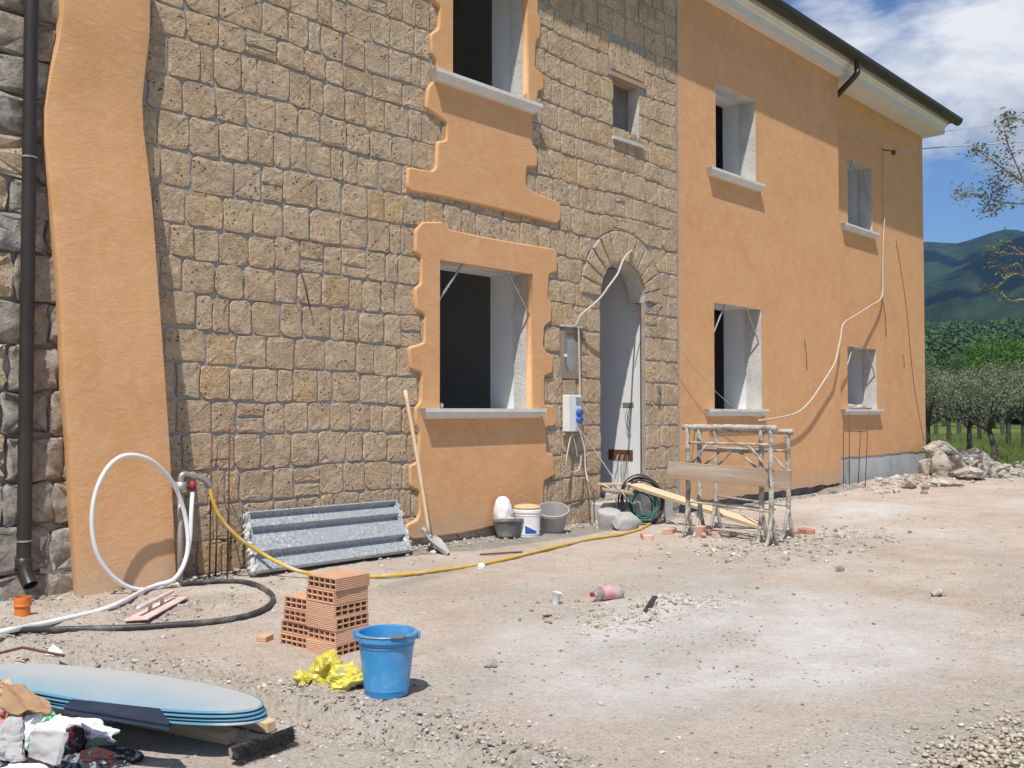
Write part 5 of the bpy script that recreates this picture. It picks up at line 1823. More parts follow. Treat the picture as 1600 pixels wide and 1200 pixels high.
# shovel -------------------------------------------------------------------------------------------
top = wl_(633, 610, -.035)
bot = gp(671, 838, .05) 
bot = wl_(671, 838, -.30)
tip = gp(697, 868)
root = tag(empty("shovel", tip), "wooden handled shovel leaning on the edge of the orange surround", "shovel")
MB().tube([top - tip, (top + bot) / 2 - tip + Vector((.0, -.012, 0)), bot - tip], .019, 10, smooth=5).build("handle", "lumber", root, smooth=True)
ax = (tip - bot).normalized()
sd = ax.cross(Vector((0, -1, .3))).normalized()
nm = sd.cross(ax)
MB().tube([bot - tip - ax * .16, bot - tip + ax * .02], [.023, .025], 10).build("socket", "cement_film", root, smooth=True)
L_ = (tip - bot).length
vs, fs = [], []
for side in (0, 1):
    for i, (t, w) in enumerate(((0, .05), (.06, .115), (.25, .125), (.5, .115), (.75, .08), (.92, .035), (1.0, .006))):
        for j in range(7):
            s = (j / 6 - .5) * 2
            vs.append(bot - tip + ax * (L_ * t) + sd * (w * s) + nm * (.035 * s * s - .02 * math.sin(t * 3.1) - side * .004))
for i in range(6):
    for j in range(6):
        q = (i * 7 + j, i * 7 + j + 1, (i + 1) * 7 + j + 1, (i + 1) * 7 + j)
        fs += [q, tuple(k + 49 for k in reversed(q))]
mesh("blade", vs, fs, "cement_film", root, smooth=True)

# standpipe, hoses -----------------------------------------------------------------------------------
yS = -.34
sp0 = wl_(281, 912, yS)
root = tag(empty("standpipe", (sp0.x, yS, gz(sp0.x, yS))), "galvanised standpipe with red valve at the right foot of the buttress", "standpipe")
ob = Vector((sp0.x, yS, gz(sp0.x, yS)))
zt = wl_(283, 742, yS).z
MB().tube([(0, 0, -.05), (0, 0, zt - ob.z - .12)], .022, 10).build("riser", "galvanised_fitting", root, smooth=True)
MB().tube([(0, 0, zt - ob.z - .13), (0, 0, zt - ob.z - .05)], .042, 12).build("union", "blue_plastic" if False else "galvanised_fitting", root, smooth=True)
e_ = wl_(328, 757, yS - .02) - ob
MB().tube([(0, 0, zt - ob.z - .05), (0.004, 0, zt - ob.z - .01), (.03, 0, zt - ob.z + .005), (.08, 0, zt - ob.z - .005), (.16, -.01, zt - ob.z - .03), tuple(e_ - Vector((.02, 0, -.02))), tuple(e_ + Vector((.0, 0, -.015)))], .022, 10, smooth=3).build("elbow", "galvanised_fitting", root, smooth=True)
for x, zo in ((.075, -.004), (.15, -.024)):
    MB().tube([(x, -.004, zt - ob.z + zo), (x + .03, -.006, zt - ob.z + zo - .006)], .029, 6).build("nut", "galvanised_fitting", root)
vx = wl_(301, 762, yS) - ob
MB().tube([tuple(vx + Vector((0, 0, .05))), tuple(vx - Vector((0, 0, .02)))], .026, 10).build("red_valve", "red_paint", root, smooth=True)
# the white pipe: loop, drop and run to the left edge
yl = -.40
lp = [wl_(301, 768, yS), wl_(299, 800, yl), wl_(297, 840, yl - .02), wl_(290, 875, yl - .04), wl_(277, 900, yl - .06), wl_(255, 915, yl - .08), wl_(230, 922, yl - .09), wl_(200, 917, yl - .10), wl_(173, 898, yl - .10), wl_(153, 868, yl - .10), wl_(144, 825, yl - .10), wl_(147, 780, yl - .10), wl_(162, 740, yl - .10), wl_(183, 717, yl - .10), wl_(207, 711, yl - .10), wl_(235, 719, yl - .08), wl_(256, 737, yl - .05), wl_(272, 758, yl - .02), wl_(281, 778, yl), wl_(290, 810, yl), wl_(294, 850, yl - .03), wl_(288, 880, yl - .06), wl_(272, 905, yl - .12)]
g1 = [gp(248, 920, .03), gp(225, 929, .03), gp(190, 947, .025), gp(150, 962, .025), gp(100, 975, .03), gp(50, 986, .03), gp(10, 994, .03), gp(-60, 1004, .03)]
tag(MB().tube(lp + g1, .016, 10, smooth=6, jit=.03).build("white_pipe", "white_pipe", smooth=True), "white plastic pipe looped in front of the orange buttress", "pipe")
yh = [wl_(328, 760, yS - .02), wl_(331, 778, yS - .03), wl_(341, 803, yS - .05), wl_(358, 826, yS - .08), wl_(380, 846, yS - .12), wl_(405, 862, -.50), wl_(435, 879, -.62), wl_(470, 893, -.78), gp(520, 904, .02), gp(570, 905, .016), gp(640, 900, .016), gp(700, 893, .016), gp(760, 883, .016), gp(810, 872, .016), gp(860, 859, .016), gp(920, 845, .016), gp(970, 837, .016), gp(1000, 829, .016), gp(1015, 820, .016)]
yh = [p_ + Vector((RNG.uniform(-.015, .015), RNG.uniform(-.015, .015), 0)) if i_ > 8 else p_ for i_, p_ in enumerate(yh)]
tag(MB().tube(yh, .015, 9, smooth=6, jit=.04).build("hose", "yellow_hose", smooth=True), "long yellow garden hose running from the standpipe across the yard", "hose")
bh = [gp(-80, 994, .025), gp(0, 992, .022), gp(100, 989, .02), gp(200, 986, .02), gp(290, 980, .02), gp(360, 972, .02), gp(400, 962, .02), gp(422, 948, .02), gp(425, 934, .02), gp(412, 922, .02), gp(385, 914, .02), gp(350, 912, .02), gp(310, 915, .02), gp(286, 917, .02)]
bh = [p_ + Vector((RNG.uniform(-.012, .012), RNG.uniform(-.012, .012), 0)) for p_ in bh]
tag(MB().tube(bh, .018, 9, smooth=6, jit=.04).build("hose", "black_hose", smooth=True), "thick black hose curving from the left edge to the standpipe", "hose")
bp = gp(35, 962)
root = tag(empty("drain_socket", bp), "short orange plastic drain pipe under the brown downpipe", "drain pipe")
MB().lathe([(.045, -.05), (.045, .06), (.05, .062), (.05, .115), (.045, .116), (.042, .02)], 24).build("socket", "orange_pvc", root, smooth=False)
auto_smooth(root.children[0], 40)
MB().lathe([(.0455, .058), (.052, .06), (.052, .07), (.0455, .072)], 24).build("collar", "orange_pvc", root, smooth=True)

# plastering float ---------------------------------------------------------------------------------------
A_, B_, C_ = gp(200, 970), gp(225, 979), gp(290, 941)
root = tag(empty("plastering_float", (A_ + C_) / 2 + Vector((0, 0, .012))), "pink plastic plastering float lying by the black hose", "float")
ax_ = (C_ - B_)
ax_.z = 0
L_ = ax_.length
root.rotation_euler = (R_(-4), 0, math.atan2(ax_.y, ax_.x))
fl = MB().bbox((-L_ / 2, -.075, 0), (L_ / 2, .075, .012), .003).build("plate", "pink_plastic", root)
for s in (-1, 1):
    MB().prism([(s * .1 - .012, 0, .011), (s * .1 + .012, 0, .011), (s * .09 + .008, 0, .055), (s * .09 - .008, 0, .055)], (0, .02, 0)).build("handle_post", "pink_plastic", root)
MB().bbox((-L_ / 2 + .06, -.004, .05), (L_ / 2 - .06, .026, .074), .008).build("handle", "pink_plastic", root)

# stacked oval tops, tray, laths, brush -----------------------------------------------------------------------
oc = Vector((1.855, -2.945, 0))
oang = math.atan2(-.939, .344)
def oval(z, a, b, t, dx, dy, label):
    o = bpy.data.objects.new("oval_top", None)
    COL.objects.link(o)
    o.empty_display_size = .1
    o.location = (oc.x + dx, oc.y + dy, z)
    o.rotation_euler = (0, 0, oang)
    tag(o, label, "oval top", "stacked oval blue tops")
    N = 64
    def ring(k, z_):
        return [((a - k) * math.copysign(abs(math.cos(x)) ** .92, math.cos(x)), (b - k) * math.copysign(abs(math.sin(x)) ** .92, math.sin(x)), z_) for x in [2 * math.pi * i / N for i in range(N)]]
    rings = [ring(.02, 0), ring(.004, .003), ring(0, t * .4), ring(0, t * .7), ring(.004, t - .003), ring(.012, t)]
    vs = [p for r in rings for p in r]
    fs = [(r * N + i, r * N + (i + 1) % N, (r + 1) * N + (i + 1) % N, (r + 1) * N + i) for r in range(5) for i in range(N)]
    fs.append(tuple(range(N - 1, -1, -1)))
    mesh("edge", vs, fs, "oval_edge", o, smooth=True)
    tv = ring(.012, t)
    mesh("surface", [(x, y, z_) for x, y, z_ in tv] + [(0, 0, t + .006)] , [(i, (i + 1) % N, N) for i in range(N)], "oval_blue", o, smooth=True)
    return o
for k, lab in enumerate(("lowest of the stacked oval blue tops, resting on the laths", "second of the stacked oval blue tops", "third of the stacked oval blue tops", "topmost dusty oval blue top of the stack")):
    oval(.072 + k * .0145, .78 - .004 * k, .205, .0125, .004 * math.sin(k * 2), .003 * k, lab)
def lath(a, b, w, t, label, mat="lumber"):
    o = board(a, b, w, t, mat, label, name="lath")
    o["category"] = "lath"
lath(gp(170, 1125, .028), gp(362, 1164, .028), .055, .05, "near pale wooden lath poking out below the oval tops")
lath(gp(290, 1112, .028), gp(424, 1146, .028), .055, .05, "far pale wooden lath poking out below the oval tops")
board(gp(30, 1045, .02), gp(70, 1100, .02), .05, .05, "lumber", "wooden lath under the far end of the oval tops", name="lath")["category"] = "lath"
tray = tag(empty("tray", gp(180, 1128)), "dark navy plastic tray propped against the oval tops", "tray")
t0 = gp(180, 1128)
qa, qb = gd(102, 1103, .165), gd(266, 1130, .135)
qc, qd = gd(250, 1107, .165), gd(112, 1092, .175)
cor = [Vector(q) - t0 for q in (qa, qb, qc, qd)]
dn = Vector((-.01, -.01, -.022))
MB().add(cor + [c + dn for c in cor], [(0, 1, 2, 3), (4, 7, 6, 5), (0, 4, 5, 1), (1, 5, 6, 2), (2, 6, 7, 3), (3, 7, 4, 0)]).build("panel", "navy_tray", tray)
MB().tube([cor[0] + dn * .2, cor[1] + dn * .2], .008, 6).build("lip", "navy_tray", tray)
MB().bbox((-.03, -.03, 0), (.03, .03, .085), .004).build("foot", "cement_film", tray, loc=(0.0, .0, 0))
A_, B_ = gp(354, 1196, .03), gp(449, 1160, .03)
root = tag(empty("broom_head", A_), "worn dark broom head lying at the end of the laths", "broom")
d = B_ - A_
MB().bbox((0, -.022, .008), (d.length, .022, .028), .006).build("block", "weathered_plank", root)
root.rotation_euler = (R_(82), 0, math.atan2(d.y, d.x))
b = MB()
for i in range(900):
    x = RNG.uniform(.004, d.length - .004)
    y = RNG.uniform(-.022, .022)
    q = Vector((x + RNG.uniform(-.012, .012), y * 1.5 + RNG.uniform(-.01, .01), RNG.uniform(.06, .085)))
    e = .0022
    b.add([(x - e, y, .02), (x + e, y, .02), (q.x, q.y, q.z)], [(0, 1, 2)])
    b.add([(x, y - e, .02), (x, y + e, .02), (q.x, q.y, q.z)], [(0, 1, 2)])
tag(mesh("bristles", b.v, b.f, "brush_bristle", root), kind="stuff")
MB().bbox((.004, -.026, .024), (d.length - .004, .026, .055), .008).build("bristle_bundle", "brush_bristle", root)
root.location = A_ + Vector((0, 0, .015))

# litter -----------------------------------------------------------------------------------------------------
o = film("sack", (.115, .09, .12), 12, "yellow_film", gp(512, 1066), rot=.4)
tag(o, "bright yellow crumpled plastic sack in front of the hollow bricks", "sack")
o = film("sack", (.115, .08, .08), 15, "yellow_sack", gp(543, 1076), rot=-.7)
tag(o, "yellow sack with dark print tucked against the blue bucket", "sack")
o = film("sack", (.065, .045, .05), 18, "yellow_film", gp(476, 1069), rot=1.0)
tag(o, "small pale yellow bag end left of the yellow sack", "sack")
def heap(name, px, py, z, size, seed, mat, label, cat, rot=0.0, amp=.4, freq=1.7, fl=0.0):
    p = gp(px, py)
    loc = Vector((p.x, p.y, p.z + z))
    if mat in ("white_cloth", "printed_sack", "yellow_film", "red_film", "green_film", "grey_paper", "sponge"):
        o = film(name, (size[0] * 1.1, size[1] * 1.1, size[2] * 1.3), seed, mat, loc, rot=rot, sub=4, jit=.04)
    else:
        o = crumple(name, size, seed, mat, loc, rot=rot, amp=amp, freq=freq, flatten=fl)
    return tag(o, label, cat, "heap of rubbish in the near left corner")
# the dark bed of older rubbish the pieces lie on
o = drape("rubbish_bed", (.30, .12, .09), 77, "plaid_cloth", gp(60, 1190), rot=oang, crease=.35)
tag(o, "low dark bed of flattened rubbish under the heap in the near left corner", "rubbish", "heap of rubbish in the near left corner")
OA = oang
heap("sack", 122, 1182, .05, (.165, .06, .06), 41, "white_cloth", "large white plastic sack with red lettering on the rubbish heap", "sack", rot=OA + .35, amp=.22)
heap("sack", 55, 1168, .07, (.10, .055, .06), 42, "printed_sack", "white bag printed with green leaves on the rubbish heap", "sack", rot=OA, amp=.3)
heap("cloth", 165, 1196, 0, (.13, .05, .04), 43, "plaid_cloth", "rolled dark red plaid cloth at the front of the rubbish heap", "cloth", rot=OA + .5, amp=.3)
heap("cloth", 200, 1192, 0, (.055, .03, .03), 52, "plaid_cloth", "small dark plaid bundle at the right end of the rubbish heap", "cloth", rot=OA + .4, amp=.3)
heap("cloth", 112, 1196, .05, (.06, .04, .06), 44, "plaid_cloth", "black and red patterned cloth under the white sack", "cloth", rot=.5, amp=.3)
heap("cloth", 152, 1190, .045, (.055, .026, .024), 45, "olive_cloth", "olive green rag lying on the plaid cloth", "cloth", rot=OA, amp=.35)
heap("bag", 22, 1150, .14, (.05, .03, .02), 46, "yellow_film", "small yellow wrapper near the cardboard on the rubbish heap", "wrapper", rot=.2)
heap("bag", 8, 1165, .10, (.06, .04, .045), 47, "red_film", "red and white wrapper at the left edge of the heap", "wrapper", rot=.9)
heap("bag", 48, 1196, .07, (.05, .035, .045), 48, "green_film", "green and white food wrapper beside the grey paper bag", "wrapper", rot=1.2)
heap("bag", 10, 1196, .04, (.10, .06, .07), 49, "grey_paper", "grey crumpled bag at the lower left of the heap", "bag", rot=OA)
heap("bag", 45, 1215, 0, (.16, .07, .025), 50, "white_cloth", "flat pale sheet of paper at the bottom left corner", "paper", rot=OA, amp=.2)
heap("bag", 30, 1172, .11, (.05, .04, .04), 53, "sponge", "tan paper wrapper in the middle of the heap", "wrapper", rot=.4)
heap("bag", 85, 1182, .10, (.045, .03, .035), 54, "printed_sack", "small green and white packet beside the white sack", "wrapper", rot=.4)
from mathutils.bvhtree import BVHTree
sack = [o for o in COL.objects if o.get("label", "").startswith("large white plastic sack")][0]
bpy.context.view_layer.update()
bvh = BVHTree.FromPolygons([sack.matrix_world @ v.co for v in sack.data.vertices], [tuple(p.vertices) for p in sack.data.polygons])
mb = MB()
for k, (px, py, w, h) in enumerate([(128 + 4 * i, 1142 + i, 1.0, 3.2) for i in range(4)] + [(129 + 4 * i, 1146 + i, 2.2, .9) for i in range(3)] + [(127 + 4 * i, 1153 + i, 1.0, 3.2) for i in range(4)] + [(130 + 4 * i, 1157 + i, 2.0, .9) for i in range(3)]):
    d_ = Vector(ray(px, py)).normalized()
    hit = bvh.ray_cast(Vector(CAM), d_)
    if hit[0] is None:
        continue
    n_ = hit[1] if hit[1].dot(d_) < 0 else -hit[1]
    u_ = Vector((_RT[0], _RT[1], 0))
    u_ = (u_ - n_ * u_.dot(n_)).normalized()
    v_ = n_.cross(u_)
    c_ = hit[0] + n_ * .0015 - Vector(sack.location)
    e = .0026
    mb.add([c_ - u_ * w * e - v_ * h * e, c_ + u_ * w * e - v_ * h * e, c_ + u_ * w * e + v_ * h * e, c_ - u_ * w * e + v_ * h * e], [(0, 1, 2, 3)])
if mb.v:
    mesh("red_print", mb.v, mb.f, "red_paint", sack)
s1 = sheet("paper_bag", [gd(50, 1182, .03), gd(90, 1195, .03), gd(103, 1145, .12), gd(53, 1142, .12)], "grey_paper", amp=.012, freq=3, seed=4, thick=.02)
tag(s1, "flat grey cement paper bag standing up in the rubbish heap", "bag", "heap of rubbish in the near left corner")
s1 = sheet("paper_bag", [gd(53, 1141, .12), gd(103, 1144, .12), gd(98, 1134, .125), gd(58, 1132, .125)], "white_cloth", amp=.008, freq=3, seed=6, thick=.012)
tag(s1, "white folded top of the grey cement paper bag", "bag", "heap of rubbish in the near left corner")
s1 = sheet("cardboard", [gd(0, 1110, .10), gd(80, 1118, .06), gd(78, 1092, .12), gd(4, 1062, .17)], "cardboard", amp=.03, freq=3.2, seed=5, thick=.006)
tag(s1, "torn brown cardboard standing at the top of the rubbish heap", "cardboard", "heap of rubbish in the near left corner")
s1 = sheet("cardboard", [gd(-10, 1085, .10), gd(24, 1090, .11), gd(14, 1060, .17), gd(-12, 1066, .17)], "sponge", amp=.02, freq=4, seed=9, thick=.006)
tag(s1, "pale torn flap of cardboard at the left edge", "cardboard", "heap of rubbish in the near left corner")
tag(MB().tube([gp(12, 1160, .05), gp(48, 1147, .06)], .006, 7).build("stick", "lumber"), "short pale stick lying across the rubbish heap", "stick")
s1 = sheet("paper_scrap", [gp(70, 1034, .03), gp(92, 1034, .02), gp(98, 1028, .03), gp(82, 1022, .05)], "white_cloth", amp=.01, freq=3, seed=3, thick=.003)
tag(s1, "white paper scrap lying behind the oval tops", "paper")
tag(MB().tube([gp(-20, 1040, .05), gp(35, 1030, .06), gp(100, 1037, .04)], .008, 6).build("bent_rod", "rusty_steel"), "bent rusty rod behind the oval tops", "rod")

# cups, bottle, sticks in the yard
def cup(px, py, rot, label):
    o = MB().lathe([(0.001, .002), (.022, 0), (.031, .078), (.033, .08), (.030, .078), (.021, .004), (.001, .005)], 20).build("plastic_cup", "white_plastic", loc=gp(px, py, .0))
    auto_smooth(o, 40)
    o.rotation_euler = rot
    tag(o, label, "cup")
cup(868, 944, (R_(8), R_(4), 0), "small white plastic cup standing in the middle of the yard")
o = cup(751, 889, (R_(0), R_(86), R_(40)), "white plastic cup lying beside the yellow hose")
bpy.data.objects[-1] if False else None
p = gp(955, 936)
root = tag(empty("bottle", p + Vector((0, 0, .047)), (0, R_(90), R_(165))), "crushed clear plastic bottle with a red label lying in the yard", "bottle")
auto_smooth(MB().lathe([(.001, -.09), (.035, -.09), (.046, -.08), (.045, -.02), (.041, 0), (.046, .02), (.045, .09), (.03, .13), (.014, .15), (.014, .165), (.001, .166)], 24).build("body", "clear_plastic", root), 50)
auto_smooth(MB().lathe([(.0468, .01), (.0472, .02), (.0464, .085), (.0462, .09)], 24).build("label_band", "red_film", root), 50)
MB().lathe([(.016, .15), (.016, .17), (.001, .171)], 16).build("cap", "red_paint", root, smooth=False)
for (xa, ya, xb, yb, lab) in ((750, 868, 816, 864, "thin rusty bar lying before the dark bucket"), (849, 965, 862, 964, "short twig lying below the white cup")):
    tag(MB().tube([gp(xa, ya, .01), gp(xb, yb, .01)], .008, 6).build("rod", "rusty_steel"), lab, "rod")
o = sheet("wood_shard", [gp(1003, 961, .01), gp(1012, 961, .01), gp(1027, 949, .07), gp(1021, 948, .07)], "bark", amp=.005, freq=2, thick=.012)
tag(o, "dark shard sticking out of the dry mortar patch", "shard")

# rubble at the far corner -----------------------------------------------------------------------------------------
for k, (px, py, sx, sy, sz, rot, tilt, lab) in enumerate((
        (1473, 738, .62, .40, .17, .3, (.35, -.15), "large pale slab propped on top of the rubble at the house corner"),
        (1470, 744, .35, .3, .26, .9, (.2, .1), "rounded pale boulder under the large slab"),
        (1452, 742, .28, .25, .2, .2, (.1, .3), "small dark boulder against the house corner"),
        (1520, 742, .55, .35, .28, -.3, (.2, -.25), "pale broken boulder in the middle of the rubble"),
        (1510, 748, .45, .3, .17, .5, (0, .2), "low flat boulder before the middle of the rubble"),
        (1545, 744, .42, .32, .24, .1, (.2, .1), "rough boulder at the right end of the rubble"),
        (1560, 745, .28, .2, .13, .8, (0, 0), "small low stone right of the rubble's last boulder"),
        (1478, 757, .40, .16, .08, -.6, (.1, .1), "flat white slab lying before the rubble"),
        (1420, 759, .42, .14, .10, .3, (0, .1), "reddish flat stone lying by the grey plinth"),
        (1582, 741, .12, .1, .09, .3, (0, 0), "lone stone at the edge of the grass"))):
    p = gd(px, py, .07)
    if k < 4:
        p.z += (.30 if k == 0 else 0.0)
    o = rock("boulder", (sx, sy, sz), 60 + k, "rubble_rock", (p.x, p.y, p.z - (.04 if k else .0)), rot=rot, tilt=tilt, flat=16, sub=4 if k < 6 else 3)
    tag(o, lab, "boulder", "rubble at the far house corner")
# rubble on the far sill
s_ = wl_(1337, 636, RC + .1)
for k in range(5):
    tag(rock("stone", (.09, .07, .05), 90 + k, "rubble_rock", (s_.x - .35 + .2 * k, RC + .06 + .02 * (k % 2), 1.32), sub=2, sink=.1), f"{['leftmost', 'second', 'third', 'fourth', 'rightmost'][k]} of the plaster lumps on the far ground floor window sill", "stone", "plaster lumps on the sill")
tag(rock("stone", (.04, .03, .03), 99, "lime_splash", (OPEN['w1'][0] + .08, 0.02, 1.322), sub=2), "small white crumb on the sill of the large window", "stone")

HAZE = 0.9e-4

# ------------------------------------------------------------------ trees, hills, air
def leafmesh(name, C, N, size, tint, mat, parent=None, kind=None, asp=0.5):
    """one leaf-shaped quad for each centre and direction"""
    rg = np.random.RandomState(len(C) % 991)
    n = len(C)
    a = rg.normal(size=(n, 3))
    N = N / np.maximum(np.linalg.norm(N, axis=1, keepdims=True), 1e-6)
    U = np.cross(N, a)
    U /= np.maximum(np.linalg.norm(U, axis=1, keepdims=True), 1e-6)
    Vv = np.cross(N, U)
    s = np.asarray(size).reshape(-1, 1) * np.ones((n, 1))
    V = np.stack([C - U * s, C - Vv * s * asp, C + U * s, C + Vv * s * asp], 1).reshape(-1, 3)
    me = bpy.data.meshes.new(name)
    me.vertices.add(4 * n)
    me.vertices.foreach_set("co", V.reshape(-1).astype(np.float32))
    me.loops.add(4 * n)
    me.loops.foreach_set("vertex_index", np.arange(4 * n))
    me.polygons.add(n)
    me.polygons.foreach_set("loop_start", np.arange(n) * 4)
    me.update(calc_edges=True)
    me.validate()
    ca = me.color_attributes.new("tint", 'FLOAT_COLOR', 'POINT')
    t = np.repeat(np.asarray(tint).reshape(-1, 1), 4, 0)
    ca.data.foreach_set("color", np.concatenate([t, t, t, np.ones_like(t)], 1).reshape(-1).astype(np.float32))
    o = link(name, me, mat, parent)
    if kind:
        o["kind"] = kind
    return o
def crown_points(rg, blobs, n):
    """points through the volume of several lobes, denser towards their skins"""
    w = np.array([b[3] ** 2 for b in blobs])
    k = rg.choice(len(blobs), n, p=w / w.sum())
    d = rg.normal(size=(n, 3))
    d /= np.linalg.norm(d, axis=1, keepdims=True)
    r = rg.uniform(.35, 1.0, n) ** .6
    B = np.array(blobs)
    rad = B[k, 3] * r
    return B[k, :3] + d * rad[:, None] * np.array([1, 1, .8]), d
def tree(name, base, blobs, trunk, limbs, nleaf, leafsize, lmat, bmat, label, tr, seed, group=None):
    rg = np.random.RandomState(seed)
    root = tag(empty(name, base), label, "tree", group)
    b = MB()
    b.tube([Vector(q) for q in trunk], tr, 9, smooth=4, jit=.08)
    for pts, r in limbs:
        b.tube([Vector(q) for q in pts], r, 6, smooth=4)
    b.build("trunk", bmat, root, smooth=True)
    # leaves gathered in twigs
    nt = nleaf // 14
    Ct, dt = crown_points(rg, blobs, nt)
    C = np.repeat(Ct, 14, 0) + rg.normal(0, leafsize * 2.2, (nt * 14, 3))
    N = np.repeat(dt, 14, 0) * .6 + rg.normal(0, .8, (nt * 14, 3)) + np.array([0, 0, .5])
    tint = np.repeat(rg.uniform(0, 1, nt), 14) * .6 + rg.uniform(0, .4, nt * 14)
    leafmesh("crown", C, N, leafsize * rg.uniform(.7, 1.3, nt * 14), tint, lmat, root)
    return root
def olive(px, py, h, w, seed, label, lean=0.0, depth=None, n=5200):
    rg = random.Random(seed)
    base = gd(px, py, -.15)
    if depth:
        base = dp(px, 641, depth)
        base.z = -.2
    fork = Vector((lean * .35, lean * .2, h * .30))
    trunk = [(0, 0, -.1), (lean * .08, .0, h * .10), (lean * .25, lean * .1, h * .2), tuple(fork)]
    limbs, blobs = [], []
    for k in range(6):
        a = k * 1.05 + rg.uniform(-.4, .4)
        end = fork + Vector((math.cos(a) * w * rg.uniform(.35, .6), math.sin(a) * w * rg.uniform(.35, .6), h * rg.uniform(.25, .5)))
        mid = fork * .5 + end * .5 + Vector((rg.uniform(-.1, .1), rg.uniform(-.1, .1), -.08))
        limbs.append(([tuple(fork), tuple(mid), tuple(end)], [.055 * h / 3, .04 * h / 3, .012]))
        blobs.append((end.x, end.y, end.z, w * rg.uniform(.28, .42)))
        blobs.append((end.x * .6 + rg.uniform(-.3, .3), end.y * .6 + rg.uniform(-.3, .3), end.z + h * rg.uniform(-.1, .15), w * rg.uniform(.22, .34)))
    blobs.append((fork.x, fork.y, h * .72, w * .4))
    return tree("olive_tree", base, blobs, trunk, limbs, n, .035 * h / 3, "olive_leaf", "bark", label, [.11 * h / 3, .085 * h / 3, .08 * h / 3, .075 * h / 3], seed, "olive trees beyond the yard")
olive(1515, 711, 3.0, 2.0, 3, "olive tree with a thin forked trunk behind the rubble")
olive(1553, 722, 2.9, 2.0, 5, "olive tree with a dark leaning trunk right of the rubble", lean=1.2)
olive(1450, 708, 3.1, 2.0, 8, "olive tree half hidden behind the far house corner")
olive(1600, 702, 3.3, 2.1, 9, "olive tree at the right edge of the picture")
labs = ["olive tree in the second row, leftmost beside the house", "olive tree in the second row behind the thin forked trunk", "olive tree in the second row left of the leaning trunk", "olive tree in the second row behind the leaning trunk", "olive tree in the second row near the right edge", "olive tree in the second row beyond the right edge"]
for k, px in enumerate((1440, 1482, 1530, 1575, 1622, 1670)):
    olive(px, 688, 3.5, 2.2, 20 + k, labs[k], depth=40 + (k % 3) * 3, n=2200)
labs = ["young tree in the far row, leftmost", "young tree in the far row, second from the house", "young tree in the far row, third from the house", "young tree in the far row, fourth from the house", "young tree in the far row, fifth from the house", "young tree in the far row, sixth from the house", "young tree in the far row, rightmost"]
for k, px in enumerate((1425, 1462, 1498, 1540, 1566, 1598, 1640)):
    olive(px, 680, 4.2, 2.6, 40 + k, labs[k], depth=58 + (k % 2) * 5, n=1800)
def broadleaf(px, depth, h, w, seed, label, mat="bright_leaf", n=7000, ls=.11):
    rg = random.Random(seed)
    base = dp(px, 641, depth)
    base.z = -.3
    fork = Vector((0, 0, h * .35))
    limbs, blobs = [], []
    for k in range(7):
        a = k * .9 + rg.uniform(-.3, .3)
        end = fork + Vector((math.cos(a) * w * rg.uniform(.3, .62), math.sin(a) * w * rg.uniform(.3, .62), h * rg.uniform(.12, .5)))
        limbs.append(([tuple(fork), tuple(fork * .5 + end * .5), tuple(end)], [.12, .08, .03]))
        blobs.append((end.x, end.y, end.z, w * rg.uniform(.22, .38)))
        blobs.append((end.x * .7 + rg.uniform(-.6, .6), end.y * .7, end.z + h * rg.uniform(-.12, .1), w * rg.uniform(.16, .3)))
    blobs.append((0, 0, h * .78, w * .4))
    return tree("broadleaf_tree", base, blobs, [(0, 0, -.1), (.05, 0, h * .2), tuple(fork)], limbs, n, ls, mat, "bark", label, [.25, .2, .15], seed, "broadleaf trees behind the olive grove")
broadleaf(1552, 85, 8.2, 6.0, 71, "bright green broadleaf tree rising over the olive grove")
broadleaf(1475, 95, 7.0, 5.5, 72, "green broadleaf tree behind the olives next to the house", "wood_leaf")
broadleaf(1610, 100, 7.5, 6.0, 73, "green broadleaf tree behind the olives at the right edge", "wood_leaf")
broadleaf(1425, 110, 8.0, 6.0, 74, "green broadleaf tree mostly hidden by the house corner", "wood_leaf")
broadleaf(1525, 120, 7.0, 6.5, 75, "dark green broadleaf tree left of the bright green one", "wood_leaf")
# meadow grass in view
rg = np.random.RandomState(4)
n = 26000
px = rg.uniform(1380, 1720, n)
dist = 19 + 40 * rg.uniform(0, 1, n) ** 1.4
C = np.array([CAM + np.append(ray(a, 641)[:2], 0) * d_ for a, d_ in zip(px, dist)])
lim = 22.3 + 0.02 * np.maximum(-C[:, 1], 0) ** 1.5
keep = C[:, 0] > lim + .7 + rg.normal(0, .35, n)
C = C[keep]
hgt = rg.uniform(.06, .2, len(C)) * (1 + .6 * (fbm(C[:, 0] * .4, C[:, 1] * .4, 3) > .55))
C[:, 2] = -.16 + hgt * .4
dirs = rg.normal(0, .25, (len(C), 3)) + np.array([0, 0, 1])
dirs /= np.linalg.norm(dirs, axis=1, keepdims=True)
sd_ = np.cross(dirs, rg.normal(size=(len(C), 3)))
sd_ /= np.linalg.norm(sd_, axis=1, keepdims=True)
V = np.stack([C - sd_ * .012 - dirs * hgt[:, None] * .5, C + sd_ * .012 - dirs * hgt[:, None] * .5, C + dirs * hgt[:, None] * .6], 1).reshape(-1, 3)
me = bpy.data.meshes.new("grass")
me.from_pydata(V.tolist(), [], [(3 * i, 3 * i + 1, 3 * i + 2) for i in range(len(C))])
ca = me.color_attributes.new("tint", 'FLOAT_COLOR', 'POINT')
t = np.repeat(rg.uniform(0, 1, len(C)), 3).reshape(-1, 1)
ca.data.foreach_set("color", np.concatenate([t, t, t, np.ones_like(t)], 1).reshape(-1).astype(np.float32))
tag(link("grass", me, "grass_blade"), "green meadow grass beyond the rubble under the olives", kind="stuff")

